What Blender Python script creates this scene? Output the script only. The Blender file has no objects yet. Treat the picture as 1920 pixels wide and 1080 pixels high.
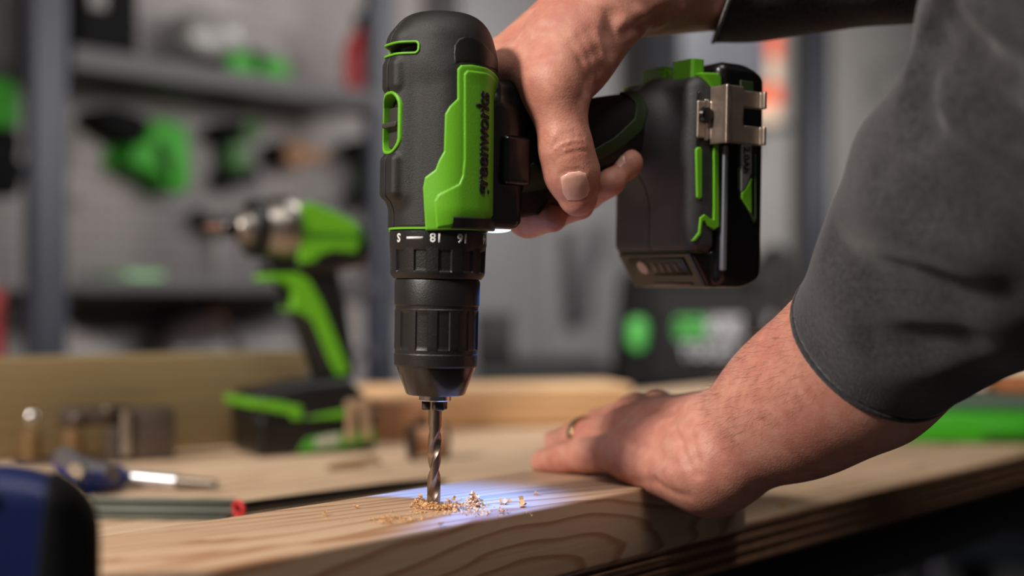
import bpy, bmesh, math, random
import numpy as np
from mathutils import Matrix, Vector
random.seed(7); RNG = np.random.default_rng(7)
SC = bpy.context.scene; COL = SC.collection
# ------------------------------------------------------------ camera, world, lights, exposure
FPX, HOR = 2600.0, 550.0                      # focal length in pixels of a 1920 frame; horizon row
cam = bpy.data.cameras.new('camera'); camo = bpy.data.objects.new('camera', cam); COL.objects.link(camo)
camo.rotation_euler = (math.pi/2, 0, 0); SC.camera = camo
cam.sensor_width = 36; cam.lens = FPX/1920*36; cam.shift_y = (HOR-540)/1920; cam.clip_start = .02
cam.dof.use_dof = True; cam.dof.focus_distance = .700; cam.dof.aperture_fstop = 2.9
SC.view_settings.view_transform = 'Standard'; SC.view_settings.look = 'None'
SC.view_settings.gamma = 1; SC.view_settings.use_curve_mapping = False; SC.view_settings.exposure = 0.0
w = bpy.data.worlds.new('world'); SC.world = w; w.use_nodes = True
w.node_tree.nodes['Background'].inputs[0].default_value = (.80, .84, 1, 1)
w.node_tree.nodes['Background'].inputs[1].default_value = .045
def area(name, loc, target, size, energy, color=(1,1,1), size_y=None):
    l = bpy.data.lights.new(name, 'AREA'); l.energy = energy; l.color = color; l.size = size
    if size_y: l.shape = 'RECTANGLE'; l.size_y = size_y
    o = bpy.data.objects.new(name, l); COL.objects.link(o); o.location = loc
    o.rotation_euler = (Vector(target)-Vector(loc)).to_track_quat('-Z', 'Y').to_euler(); return o
area('key_light', (-1.33, -.36, 1.10), (-.02, .74, .04), .28, 46, (1, .92, .84))
area('bench_light', (.10, .12, 1.44), (.12, .85, -.1), .6, 13, (1, .95, .9))
area('wall_fill_near', (.50, 1.78, .47), (-.35, 2.76, .10), 1.5, 14, (1, .97, .95), .22)  # added fill just above the frame, no fixture; brightens the pegboard
area('wall_fill_far', (1.85, 3.0, .95), (1.30, 4.0, .15), 1.9, 42, (1, .96, .92), .3)  # added fill without a fixture, lifts the far end of the wall

# ------------------------------------------------------------ small helpers
def lin(c):
    return tuple(((x/255)/12.92 if x/255 <= .04045 else ((x/255+.055)/1.055)**2.4) for x in c)+(1,)
def V(*a): return np.array(a, float)
def P(px, py, d):                              # a picture point at depth d (m) -> world (m)
    return V((px-960)/FPX*d, d, (HOR-py)/FPX*d)
def mat(name, rgb, rough=.5, metal=0, var=.0, vscale=30, bump=0, bscale=200, coat=0, spec=.5, rvar=0):
    m = bpy.data.materials.new(name); m.use_nodes = True; nt = m.node_tree; b = nt.nodes['Principled BSDF']
    b.inputs['Base Color'].default_value = lin(rgb); b.inputs['Roughness'].default_value = rough
    b.inputs['Metallic'].default_value = metal; b.inputs['Coat Weight'].default_value = coat
    b.inputs['Specular IOR Level'].default_value = spec
    tc = nt.nodes.new('ShaderNodeTexCoord')
    if var or rvar:
        n = nt.nodes.new('ShaderNodeTexNoise'); n.inputs['Scale'].default_value = vscale; n.inputs['Detail'].default_value = 4
        nt.links.new(tc.outputs['Object'], n.inputs['Vector'])
    if var:
        r = nt.nodes.new('ShaderNodeValToRGB')
        c = lin(rgb); r.color_ramp.elements[0].position = .3; r.color_ramp.elements[1].position = .7
        r.color_ramp.elements[0].color = tuple(x*(1-var) for x in c[:3])+(1,)
        r.color_ramp.elements[1].color = tuple(min(1, x*(1+var)) for x in c[:3])+(1,)
        nt.links.new(n.outputs['Fac'], r.inputs['Fac']); nt.links.new(r.outputs['Color'], b.inputs['Base Color'])
    if rvar:
        mr = nt.nodes.new('ShaderNodeMapRange'); mr.inputs['To Min'].default_value = max(.02, rough-rvar); mr.inputs['To Max'].default_value = min(1, rough+rvar)
        nt.links.new(n.outputs['Fac'], mr.inputs['Value']); nt.links.new(mr.outputs['Result'], b.inputs['Roughness'])
    if bump:
        n2 = nt.nodes.new('ShaderNodeTexNoise'); n2.inputs['Scale'].default_value = bscale; n2.inputs['Detail'].default_value = 3
        bp = nt.nodes.new('ShaderNodeBump'); bp.inputs['Strength'].default_value = bump; bp.inputs['Distance'].default_value = .001
        nt.links.new(tc.outputs['Object'], n2.inputs['Vector']); nt.links.new(n2.outputs['Fac'], bp.inputs['Height'])
        nt.links.new(bp.outputs['Normal'], b.inputs['Normal'])
    return m
class NT:                                      # terse node building
    def __init__(s, m): s.nt = m.node_tree; s.b = s.nt.nodes['Principled BSDF']
    def n(s, t, **kw):
        x = s.nt.nodes.new('ShaderNode'+t)
        for k, v in kw.items(): setattr(x, k, v)
        return x
    def l(s, a, b): s.nt.links.new(a, b)
    def math(s, op, a, b=None, c=None):
        x = s.n('Math', operation=op)
        for i, v in enumerate((a, b, c)):
            if v is None: continue
            if isinstance(v, (int, float)): x.inputs[i].default_value = v
            else: s.l(v, x.inputs[i])
        return x.outputs[0]
def wood(name, light, dark, ring=.006, y0=.03, z0=-.05, tilt_y=.02, tilt_z=.05, warp=.006, rough=.55, contrast=1.0, x0=0, fine=.10, streak=.12):
    m = mat(name, light, rough); t = NT(m)
    tc = t.n('TexCoord'); mp = t.n('Mapping'); mp.inputs['Scale'].default_value = (1.6, 9, 9); t.l(tc.outputs['Object'], mp.inputs['Vector'])
    nz = t.n('TexNoise'); nz.inputs['Scale'].default_value = 2.2; nz.inputs['Detail'].default_value = 3; t.l(mp.outputs['Vector'], nz.inputs['Vector'])
    sp = t.n('SeparateXYZ'); t.l(tc.outputs['Object'], sp.inputs[0]); sn = t.n('SeparateXYZ'); t.l(nz.outputs['Color'], sn.inputs[0])
    x = t.math('SUBTRACT', sp.outputs[0], x0)
    def off(c, o, tilt, nc):
        a = t.math('SUBTRACT', c, o); a = t.math('MULTIPLY_ADD', x, tilt, a)
        q = t.math('SUBTRACT', nc, .5); return t.math('MULTIPLY_ADD', q, warp*2, a)
    yy = off(sp.outputs[1], y0, tilt_y, sn.outputs[0]); zz = off(sp.outputs[2], z0, tilt_z, sn.outputs[1])
    r = t.math('SQRT', t.math('ADD', t.math('MULTIPLY', yy, yy), t.math('MULTIPLY', zz, zz)))
    fr = t.math('FRACT', t.math('DIVIDE', r, ring))
    rp = t.n('ValToRGB'); e = rp.color_ramp.elements; e[0].position = 0; e[0].color = (0, 0, 0, 1); e[1].position = .62; e[1].color = (.25*contrast,)*3+(1,)
    for p, v in ((.80, .9*contrast), (.90, 1*contrast), (1.0, .0)):
        q = rp.color_ramp.elements.new(p); q.color = (v, v, v, 1)
    t.l(fr, rp.inputs['Fac'])
    m2 = t.n('Mapping'); m2.inputs['Scale'].default_value = (6, 420, 420); t.l(tc.outputs['Object'], m2.inputs['Vector'])
    nf = t.n('TexNoise'); nf.inputs['Scale'].default_value = 1; nf.inputs['Detail'].default_value = 4; t.l(m2.outputs['Vector'], nf.inputs['Vector'])
    m3 = t.n('Mapping'); m3.inputs['Scale'].default_value = (2.5, 30, 30); t.l(tc.outputs['Object'], m3.inputs['Vector'])
    ns = t.n('TexNoise'); ns.inputs['Scale'].default_value = 1; ns.inputs['Detail'].default_value = 2; t.l(m3.outputs['Vector'], ns.inputs['Vector'])
    f = t.math('MULTIPLY_ADD', t.math('SUBTRACT', nf.outputs['Fac'], .5), fine*4, rp.outputs['Color'])
    f = t.math('MULTIPLY_ADD', t.math('SUBTRACT', ns.outputs['Fac'], .5), streak*4, f)
    mx = t.n('Mix', data_type='RGBA'); mx.inputs[6].default_value = lin(light); mx.inputs[7].default_value = lin(dark); mx.clamp_factor = True
    t.l(f, mx.inputs[0]); t.l(mx.outputs[2], t.b.inputs['Base Color'])
    bp = t.n('Bump'); bp.inputs['Strength'].default_value = .25; bp.inputs['Distance'].default_value = .0004
    t.l(nf.outputs['Fac'], bp.inputs['Height']); t.l(bp.outputs['Normal'], t.b.inputs['Normal'])
    return m

def tag(o, label=None, cat=None, group=None, kind=None):
    if label: o['label'] = label
    if cat: o['category'] = cat
    if group: o['group'] = group
    if kind: o['kind'] = kind
    return o
def empty(name, M, label, cat, group=None):
    o = bpy.data.objects.new(name, None); COL.objects.link(o); o.matrix_world = M; o.empty_display_size = .02
    return tag(o, label, cat, group)
def link(name, me, m, parent=None, smooth=True):
    if m: me.materials.clear(); me.materials.append(m)
    if smooth: me.polygons.foreach_set('use_smooth', [True]*len(me.polygons))
    o = bpy.data.objects.new(name, me); COL.objects.link(o)
    if parent: o.parent = parent
    return o
def from_np(name, v, q, m, parent=None, smooth=True):
    me = bpy.data.meshes.new(name); q = np.asarray(q); k = q.shape[1]
    me.vertices.add(len(v)); me.vertices.foreach_set('co', np.asarray(v, np.float32).ravel())
    me.loops.add(q.size); me.loops.foreach_set('vertex_index', q.astype(np.int32).ravel())
    me.polygons.add(len(q)); me.polygons.foreach_set('loop_start', np.arange(0, q.size, k, dtype=np.int32))
    try: me.polygons.foreach_set('loop_total', np.full(len(q), k, np.int32))
    except Exception: pass
    me.update(calc_edges=True); me.validate()
    return link(name, me, m, parent, smooth)
def bm_obj(name, bm, m, parent=None, smooth=True, sharp=35):
    me = bpy.data.meshes.new(name)
    bmesh.ops.recalc_face_normals(bm, faces=bm.faces[:])
    if smooth:
        for e in bm.edges:
            if len(e.link_faces) == 2 and e.calc_face_angle(0) > math.radians(sharp): e.smooth = False
    bm.to_mesh(me); bm.free(); return link(name, me, m, parent, smooth)
def add_box(bm, lo, hi, bev=0, seg=2, M=None):
    r = bmesh.ops.create_cube(bm, size=1); vs = r['verts']
    c = [(lo[i]+hi[i])/2 for i in range(3)]; s = [hi[i]-lo[i] for i in range(3)]
    for v in vs: v.co = Vector([c[i]+v.co[i]*s[i] for i in range(3)])
    if bev:
        es = list({e for v in vs for e in v.link_edges})
        rb = bmesh.ops.bevel(bm, geom=es, offset=bev, segments=seg, profile=.5, affect='EDGES'); vs = list({v for f in rb['faces'] for v in f.verts}|{v for v in vs if v.is_valid})
    if M is not None: bmesh.ops.transform(bm, matrix=M, verts=[v for v in vs if v.is_valid])
    return vs
def box(name, lo, hi, m, parent=None, bev=.002, seg=2):
    bm = bmesh.new(); add_box(bm, lo, hi, bev, seg); return bm_obj(name, bm, m, parent)
def lathe_bm(bm, prof, n=48, axis='Z', M=None, rad=None):
    """prof: (r, z) list; rad(theta, z, r) may modulate the radius"""
    rings = []
    for r, z in prof:
        ring = []
        for i in range(n):
            a = 2*math.pi*i/n; rr = rad(a, z, r) if rad else r
            p = Vector((rr*math.cos(a), rr*math.sin(a), z))
            if axis == 'X': p = Vector((p.z, p.x, p.y))
            if axis == 'Y': p = Vector((p.x, p.z, p.y))
            if M is not None: p = M@p
            ring.append(bm.verts.new(p))
        rings.append(ring)
    for a, b in zip(rings, rings[1:]):
        for i in range(n): bm.faces.new((a[i], a[(i+1) % n], b[(i+1) % n], b[i]))
    for ring in (rings[0], rings[-1]): bm.faces.new(ring)
    return bm
def lathe(name, prof, m, parent=None, n=48, axis='Z', M=None, rad=None, sharp=35):
    bm = bmesh.new(); lathe_bm(bm, prof, n, axis, M, rad); return bm_obj(name, bm, m, parent, sharp=sharp)
def prism_bm(bm, pts, y0, y1, bev=0, M=None):
    """outline in x,z pulled along y"""
    f = bm.faces.new([bm.verts.new((x, y0, z)) for x, z in pts])
    r = bmesh.ops.extrude_face_region(bm, geom=[f]); vs = [g for g in r['geom'] if isinstance(g, bmesh.types.BMVert)]
    for v in vs: v.co.y = y1
    allv = list(f.verts)+vs
    if bev:
        es = list({e for v in allv for e in v.link_edges})
        rb = bmesh.ops.bevel(bm, geom=es, offset=bev, segments=2, profile=.5, affect='EDGES')
        allv = list({v for g in rb['faces'] for v in g.verts}|{v for v in allv if v.is_valid})
    if M is not None: bmesh.ops.transform(bm, matrix=M, verts=[v for v in allv if v.is_valid])
def prism(name, pts, y0, y1, m, parent=None, bev=0, M=None):
    bm = bmesh.new(); prism_bm(bm, pts, y0, y1, bev, M); return bm_obj(name, bm, m, parent)
def tube_bm(bm, pts, r, n=10, closed=False):
    pts = [Vector(p) for p in pts]; rings = []
    for i, p in enumerate(pts):
        a = pts[i-1] if (i or closed) else pts[0]; b = pts[(i+1) % len(pts)] if (i < len(pts)-1 or closed) else pts[-1]
        t = (b-a).normalized(); u = t.orthogonal().normalized() if not rings else (u-t*u.dot(t)).normalized(); vv = t.cross(u)
        rr = r[i] if isinstance(r, (list, tuple)) else r
        rings.append([bm.verts.new(p+(u*math.cos(2*math.pi*k/n)+vv*math.sin(2*math.pi*k/n))*rr) for k in range(n)])
    prs = list(zip(rings, rings[1:]))+([(rings[-1], rings[0])] if closed else [])
    for a, b in prs:
        for k in range(n): bm.faces.new((a[k], a[(k+1) % n], b[(k+1) % n], b[k]))
    if not closed: bm.faces.new(rings[0]); bm.faces.new(rings[-1])
def tube(name, pts, r, m, parent=None, n=10, closed=False):
    bm = bmesh.new(); tube_bm(bm, pts, r, n, closed); return bm_obj(name, bm, m, parent, sharp=60)
def text_mesh(s, size=1, bold=0, extrude=0, shear=0, space=1):
    cu = bpy.data.curves.new('text', 'FONT'); cu.body = s; cu.size = size; cu.offset = bold; cu.extrude = extrude
    cu.align_x = 'CENTER'; cu.align_y = 'CENTER'; cu.shear = shear; cu.space_character = space; cu.resolution_u = 3
    o = bpy.data.objects.new('text', cu); COL.objects.link(o)
    dg = bpy.context.evaluated_depsgraph_get(); me = bpy.data.meshes.new_from_object(o.evaluated_get(dg))
    bpy.data.objects.remove(o); bpy.data.curves.remove(cu); return me

# ------------------------------------------------------------ distance-field modelling (mm)
def cap(a, b, ra, rb=None, flat=None):
    a = np.asarray(a, float); b = np.asarray(b, float); ba = b-a; L = max(ba@ba, 1e-9); rb = ra if rb is None else rb
    def f(p):
        pa = p-a; h = np.clip(pa@ba/L, 0, 1); q = pa-h[:, None]*ba
        if flat is not None:                   # flatten along direction flat[0] by factor flat[1] (<1 thinner)
            n, k = flat; c = q@n; q = q+np.outer(c*(1/k-1), n)
            d = np.sqrt((q*q).sum(1)); return (d-(ra+(rb-ra)*h))*k if k < 1 else d-(ra+(rb-ra)*h)
        return np.sqrt((q*q).sum(1))-(ra+(rb-ra)*h)
    return f
def ell(c, r, R=None):
    c = np.asarray(c, float); r = np.asarray(r, float); R = np.eye(3) if R is None else np.asarray(R, float)
    def f(p):
        q = (p-c)@R; k0 = np.sqrt(((q/r)**2).sum(1)); k1 = np.sqrt(((q/r**2)**2).sum(1)); return k0*(k0-1)/np.maximum(k1, 1e-9)
    return f
def rbox(lo, hi, r):
    lo = np.asarray(lo, float); hi = np.asarray(hi, float); c = (lo+hi)/2; h = (hi-lo)/2-r
    def f(p):
        q = np.abs(p-c)-h; return np.sqrt((np.maximum(q, 0)**2).sum(1))+np.minimum(q.max(1), 0)-r
    return f
def rcyl(R, z0, z1, r, cx=0, cy=0):
    def f(p):
        q = np.stack([np.hypot(p[:, 0]-cx, p[:, 1]-cy)-R+r, np.abs(p[:, 2]-(z0+z1)/2)-(z1-z0)/2+r], 1)
        return np.sqrt((np.maximum(q, 0)**2).sum(1))+np.minimum(q.max(1), 0)-r
    return f
def plane(n, o):
    n = np.asarray(n, float); n = n/np.linalg.norm(n); o = np.asarray(o, float); return lambda p: (p-o)@n
def poly2(pts):
    """signed distance to a polygon, on (N,2)"""
    pts = np.asarray(pts, float)
    def f(q):
        d = np.full(len(q), 1e18); s = np.ones(len(q)); j = len(pts)-1
        for i in range(len(pts)):
            e = pts[j]-pts[i]; wv = q-pts[i]; t = np.clip(wv@e/(e@e), 0, 1); b = wv-t[:, None]*e
            d = np.minimum(d, (b*b).sum(1))
            c1 = q[:, 1] >= pts[i][1]; c2 = q[:, 1] < pts[j][1]; c3 = e[0]*wv[:, 1] > e[1]*wv[:, 0]
            fl = (c1 & c2 & c3) | (~c1 & ~c2 & ~c3); s = np.where(fl, -s, s); j = i
        return s*np.sqrt(d)
    return f
def smin(a, b, k):
    if k <= 0: return np.minimum(a, b)
    h = np.maximum(k-np.abs(a-b), 0)/k; return np.minimum(a, b)-h*h*k*.25
def smax(a, b, k): return -smin(-a, -b, k)
class Body:
    """smooth union of a base list and groups that blend with the base but hardly with each other; then relief strokes"""
    def __init__(s): s.base = []; s.groups = []; s.rel = []; s.kb = 10; s.kg = 1.0; s.cut = []; s.disp = None
    def cull(s, c, R):
        c = c[None]; t = Body(); t.kb, t.kg = s.kb, s.kg; allv = [f(c)[0] for f, k in s.base]+[f(c)[0] for g, kk in s.groups for f, k in g]
        m = min(allv)+2.2*R+14
        t.base = [(f, k) for f, k in s.base if f(c)[0] <= m] or s.base[:1]
        t.groups = [([(f, k) for f, k in g if f(c)[0] <= m], kk) for g, kk in s.groups]; t.groups = [g for g in t.groups if g[0]]
        t.rel = [(f, A, wd) for f, A, wd in s.rel if f(c)[0] <= R+3.2*wd]; t.cut = s.cut; t.disp = s.disp
        return t
    def __call__(s, p):
        b = None
        for f, k in s.base: d = f(p); b = d if b is None else smin(b, d, k)
        acc = None
        for g, kk in s.groups:
            e = None
            for f, k in g: d = f(p); e = d if e is None else smin(e, d, k)
            u = np.maximum(b-smin(b, e, kk), 0)**6; acc = u if acc is None else acc+u
        tot = b if acc is None else b-acc**(1/6)
        for f, A, wd in s.rel: tot = tot+A*np.exp(-(f(p)/wd)**2)
        if s.disp is not None: tot = tot+s.disp(p)
        for f, k in s.cut: tot = smax(tot, f(p), k)
        return tot
def net(f, lo, hi, h, B=16, newton=2, lip=1.2):
    lo = np.asarray(lo, float); hi = np.asarray(hi, float); nb = np.ceil((hi-lo)/(h*B)).astype(int)
    I = np.stack(np.meshgrid(*[np.arange(x) for x in nb], indexing='ij'), -1).reshape(-1, 3)
    C = lo+(I+.5)*B*h; R = B*h*.5*math.sqrt(3)
    dc = np.concatenate([f(C[i:i+200000]) for i in range(0, len(C), 200000)])
    act = I[np.abs(dc) < R*lip+2*h]
    g = np.arange(B+1); G = np.stack(np.meshgrid(g, g, g, indexing='ij'), -1).reshape(-1, 3)
    S = np.array(nb)*B+8; key = lambda q: ((q[..., 0]+2)*int(S[1])+(q[..., 1]+2))*int(S[2])+(q[..., 2]+2)
    off = np.array([[0,0,0],[1,0,0],[0,1,0],[1,1,0],[0,0,1],[1,0,1],[0,1,1],[1,1,1]])
    E = [(a, b) for a in range(8) for b in range(a+1, 8) if np.abs(off[a]-off[b]).sum() == 1]
    keys, pos, quads = [], [], []
    for blk in act:
        c = lo+(blk+.5)*B*h; fl = f.cull(c, R) if hasattr(f, 'cull') else f
        d = fl(lo+(blk*B+G)*h).reshape(B+1, B+1, B+1); d = np.where(d == 0, 1e-9, d); s = d < 0
        if s.all() or not s.any(): continue
        cs = np.stack([d[o[0]:B+o[0], o[1]:B+o[1], o[2]:B+o[2]] for o in off], -1).reshape(-1, 8)
        mix = (cs < 0).any(1) & (cs > 0).any(1); idx = np.nonzero(mix)[0]
        if len(idx):
            cc = np.stack(np.unravel_index(idx, (B, B, B)), -1); v = cs[idx]; acc = np.zeros((len(idx), 3)); cnt = np.zeros(len(idx))
            for a, b in E:
                x = (v[:, a] < 0) != (v[:, b] < 0); t = np.where(x, v[:, a]/np.where(x, v[:, a]-v[:, b], 1), 0)
                acc += np.where(x[:, None], off[a]+t[:, None]*(off[b]-off[a]), 0); cnt += x
            keys.append(key(blk*B+cc)); pos.append(lo+(blk*B+cc+acc/cnt[:, None])*h)
        for ax in range(3):
            sl0 = [slice(0, B)]*3; sl1 = [slice(0, B)]*3; sl1[ax] = slice(1, B+1)
            a, b = s[tuple(sl0)], s[tuple(sl1)]; x = np.argwhere(a != b)
            if not len(x): continue
            inside = a[tuple(x.T)]; u, w2 = np.eye(3, dtype=int)[(ax+1) % 3], np.eye(3, dtype=int)[(ax+2) % 3]; q = blk*B+x
            Q = np.stack([key(q-u-w2), key(q-w2), key(q), key(q-u)], 1); Q[~inside] = Q[~inside][:, ::-1]; quads.append(Q)
    keys = np.concatenate(keys); pos = np.concatenate(pos); quads = np.concatenate(quads)
    o = np.argsort(keys); keys = keys[o]; pos = pos[o]
    qi = np.searchsorted(keys, quads); qi = np.clip(qi, 0, len(keys)-1); ok = (keys[qi] == quads).all(1); qi = qi[ok]
    if newton:
        bi = np.floor((pos-lo)/(B*h)).astype(int); bk = (bi[:, 0]*10000+bi[:, 1])*10000+bi[:, 2]; od = np.argsort(bk, kind='stable'); st = np.nonzero(np.diff(bk[od], prepend=-1))[0]
        e = h*.25
        for a, b in zip(st, list(st[1:])+[len(od)]):
            ii = od[a:b]; p = pos[ii]; fl = f.cull(lo+(bi[ii[0]]+.5)*B*h, R+h) if hasattr(f, 'cull') else f; p0 = p.copy()
            for _ in range(newton):
                d = fl(p); gr = np.stack([(fl(p+e*np.eye(3)[k])-fl(p-e*np.eye(3)[k]))/(2*e) for k in range(3)], 1)
                st_ = d[:, None]*gr/np.maximum((gr*gr).sum(1), .25)[:, None]; p = p-np.clip(st_, -h, h)
            pos[ii] = p0+np.clip(p-p0, -h, h)
    return pos, qi
def sdf_obj(name, f, lo, hi, h, m, parent=None, T=None, newton=2, B=16):
    v, q = net(f, lo, hi, h, B, newton); v = v*.001
    if T is not None: v = v@np.array(T)[:3, :3].T+np.array(T)[:3, 3]
    return from_np(name, v, q, m, parent)
def march(f, px, py, d0=.4, d1=1.4):
    """first point of the distance field seen at a picture point (mm, world)"""
    D = V((px-960)/FPX, 1, (HOR-py)/FPX); t = d0*1000
    for _ in range(400):
        s = f((D*t)[None])[0]
        if s < .05: return D*t
        t += max(s*.7, .05)/np.linalg.norm(D)
        if t > d1*1000: return None
    return D*t
# ------------------------------------------------------------ the setting: bench, room
ANG = math.radians(50); UB = V(math.cos(ANG), math.sin(ANG), 0); NB = V(-math.sin(ANG), math.cos(ANG), 0)
ZB, ZT = -.145, -.107                           # bench top, board top
def frame(o, ang=ANG): return Matrix.Translation(Vector(o)) @ Matrix.Rotation(ang, 4, 'Z')
BM = frame((.148, .873, ZB))
WO = P(150, HOR, 2.45); WO[2] = 0; WM = frame(WO)   # wall: local x along, y into the wall, z up from eye level
def wall_at(px, py, n=0):
    """wall coordinates (x, z) of a picture point on the plane n metres in front of the wall"""
    o = WO-NB*n; D = V((px-960)/FPX, 1, (HOR-py)/FPX); t = (o@NB)/(D@NB); q = D*t-WO; return float(q@UB), float(q[2])

m_wall = mat('wall paint', (150, 147, 145), .8, var=.05, vscale=3)
m_floor = mat('concrete floor', (92, 90, 90), .7, var=.15, vscale=6)
m_ceil = mat('ceiling paint', (62, 62, 64), .9)
m_steel = mat('grey painted steel', (46, 49, 59), .5, var=.06, vscale=8)
m_shelf = mat('shelf grey', (64, 62, 65), .55)
m_blk = mat('black plastic', (16, 16, 17), .5, var=.1, vscale=40)
m_blkgl = mat('glossy black plastic', (11, 11, 12), .28, coat=.2)
m_green = mat('lime green plastic', (104, 178, 34), .42, var=.03, vscale=60, bump=.08, bscale=900)
m_green_dk = mat('mid green plastic', (70, 150, 40), .5)
m_white = mat('white print', (225, 225, 225), .6)
m_chrome = mat('polished steel', (190, 188, 185), .22, 1)
m_alu = mat('cast aluminium', (165, 158, 150), .38, 1, rvar=.12, vscale=120)
m_red = mat('red enamel', (170, 14, 22), .4)
m_cloth = mat('black canvas', (15, 15, 16), .9, bump=.5, bscale=900)
m_orange = mat('orange plastic', (225, 88, 30), .5)

def pegboard_material():
    m = mat('white pegboard', (158, 153, 152), .7, var=.03, vscale=5); t = NT(m); tc = t.n('TexCoord'); sp = t.n('SeparateXYZ'); t.l(tc.outputs['Object'], sp.inputs[0])
    def c(o): return t.math('SUBTRACT', t.math('FRACT', t.math('MULTIPLY', o, 40)), .5)
    a, b = c(sp.outputs[0]), c(sp.outputs[2]); r = t.math('SQRT', t.math('ADD', t.math('MULTIPLY', a, a), t.math('MULTIPLY', b, b)))
    k = t.math('LESS_THAN', r, .13); mx = t.n('Mix', data_type='RGBA'); lk = t.b.inputs['Base Color'].links[0].from_socket
    t.l(k, mx.inputs[0]); t.l(lk, mx.inputs[6]); mx.inputs[7].default_value = lin((40, 38, 38)); t.l(mx.outputs[2], t.b.inputs['Base Color']); return m
m_peg = pegboard_material()

def struct(name, lo, hi, m, M=None, parent=None, bev=0):
    bm = bmesh.new(); add_box(bm, lo, hi, bev); o = bm_obj(name, bm, m, parent)
    if M is not None: o.matrix_world = M
    if parent is None: o['kind'] = 'structure'
    return o
FZ = -1.05
struct('floor', (-2.6, -2.6, FZ-.1), (6.4, 7, FZ), m_floor)
struct('ceiling', (-2.6, -2.6, 1.5), (6.4, 7, 1.6), m_ceil)
wall = struct('wall_back', (-3.2, .0, FZ), (6.2, .1, 1.5), m_wall, WM)
m_wdk = mat('dark wall paint', (84, 83, 84), .85)
struct('wall_left', (-2.7, -2.6, FZ), (-2.6, 7, 1.5), m_wdk)
struct('wall_right', (6.4, -2.6, FZ), (6.5, 7, 1.5), m_wdk)
# pegboard panels on the wall, posts and shelves of the rack in front of it
xs = [-.62, wall_at(92, 500, 0)[0]-.02, wall_at(720, 500, 0)[0], wall_at(1190, 500)[0]]
for a, b in zip(xs, xs[1:]):
    for z0, z1 in ((FZ+.02, -.02), (-.015, 1.2)):
        struct('pegboard_panel', (a+.004, -.012, z0), (b-.004, -.001, z1), m_peg, None, wall)
rack_M = WM.copy()
rack = empty('wall_rack', rack_M, 'grey steel shelving rack holding green tools against the white pegboard', 'shelving rack')
def post(px0, px1, n, parent):
    x0, _ = wall_at(px0, 500, n); x1, _ = wall_at(px1, 500, n)
    bm = bmesh.new(); add_box(bm, (x0, -n, FZ), (x1, -n+.035, 1.45), .003)
    return bm_obj('post', bm, m_steel, parent)
p1 = post(66, 128, .22, rack); p2 = post(703, 745, .22, rack)
SH = .22
def shelf(px0, px1, py0, thick, depth=.21, m=m_shelf):
    x0, z = wall_at(px0, py0, SH); x1, _ = wall_at(px1, py0, SH)
    bm = bmesh.new(); add_box(bm, (x0, -SH, z-thick), (x1, -SH+depth, z-thick+.004), .001)      # deck
    add_box(bm, (x0, -SH-.004, z-thick), (x1, -SH, z), .001)                                # front lip
    return bm_obj('shelf', bm, m, rack), x0, x1, z
m_deck = m_shelf
# upper shelf: its front lip falls from (150,80) to (700,180)
sh1, sx0, sx1, sz1 = shelf(135, 705, 84, .036)
sh2, _, _, sz2 = shelf(135, 705, 520, .024)
far_post = struct('post', (wall_at(1532, 400, .1)[0], -.1, FZ), (wall_at(1558, 400, .1)[0], -.06, 1.45), m_steel, None, None)
far_post.matrix_world = WM; far_post.name = 'steel_post'; del far_post['kind']
tag(far_post, 'slim grey steel post standing against the pale far wall', 'post')

# ------------------------------------------------------------ workbench
m_osb = wood('pale bench board', (216, 186, 154), (172, 140, 110), ring=.02, y0=-2, z0=-.3, tilt_y=.03, warp=.03, fine=.14, streak=.42, rough=.7)
m_ply = [mat('plywood pale ply', (150, 112, 84), .7, var=.18, vscale=60), mat('plywood dark ply', (112, 78, 56), .7, var=.22, vscale=60)]
bench = empty('workbench', BM, 'long plywood topped workbench with a black steel frame', 'workbench')
box('bench_top', (-1.15, .003, -.025), (2.2, .72, 0), m_osb, bench, .0008)
zz = 0.0
for i, hgt in enumerate((.0035, .0032, .0038, .0034, .0038, .0032, .0041)):
    box('ply', (-1.15, .0 if i % 2 == 0 else .0009, zz-hgt), (2.2, .0045, zz-.0002), m_ply[i % 2], bench, .0003, 1); zz -= hgt
m_frame = mat('black steel', (9, 9, 10), .45)
box('front_rail', (-1.1, .02, -.075), (2.15, .06, -.026), m_frame, bench)
box('back_rail', (-1.1, .66, -.085), (2.15, .70, -.026), m_frame, bench)
for x in (-1.05, 2.05):
    for y in (.03, .64): box('leg', (x, y, FZ-ZB), (x+.06, y+.06, -.026), m_frame, bench)

# ------------------------------------------------------------ the board being drilled
m_pine = wood('pine', (205, 172, 142), (160, 112, 76), ring=.0088, y0=-.010, z0=.004, tilt_y=.19, tilt_z=.03, warp=.020, x0=-.27, rough=.5, fine=.06, streak=.07, contrast=.85)
bm = bmesh.new(); add_box(bm, (-.462, -.013, .0002), (-.0229, .083, .038), .0022, 3)
board = bm_obj('pine_board', bm, m_pine); board.matrix_world = BM
tag(board, 'pale pine board being drilled, lying flat under the hand', 'board')

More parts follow.
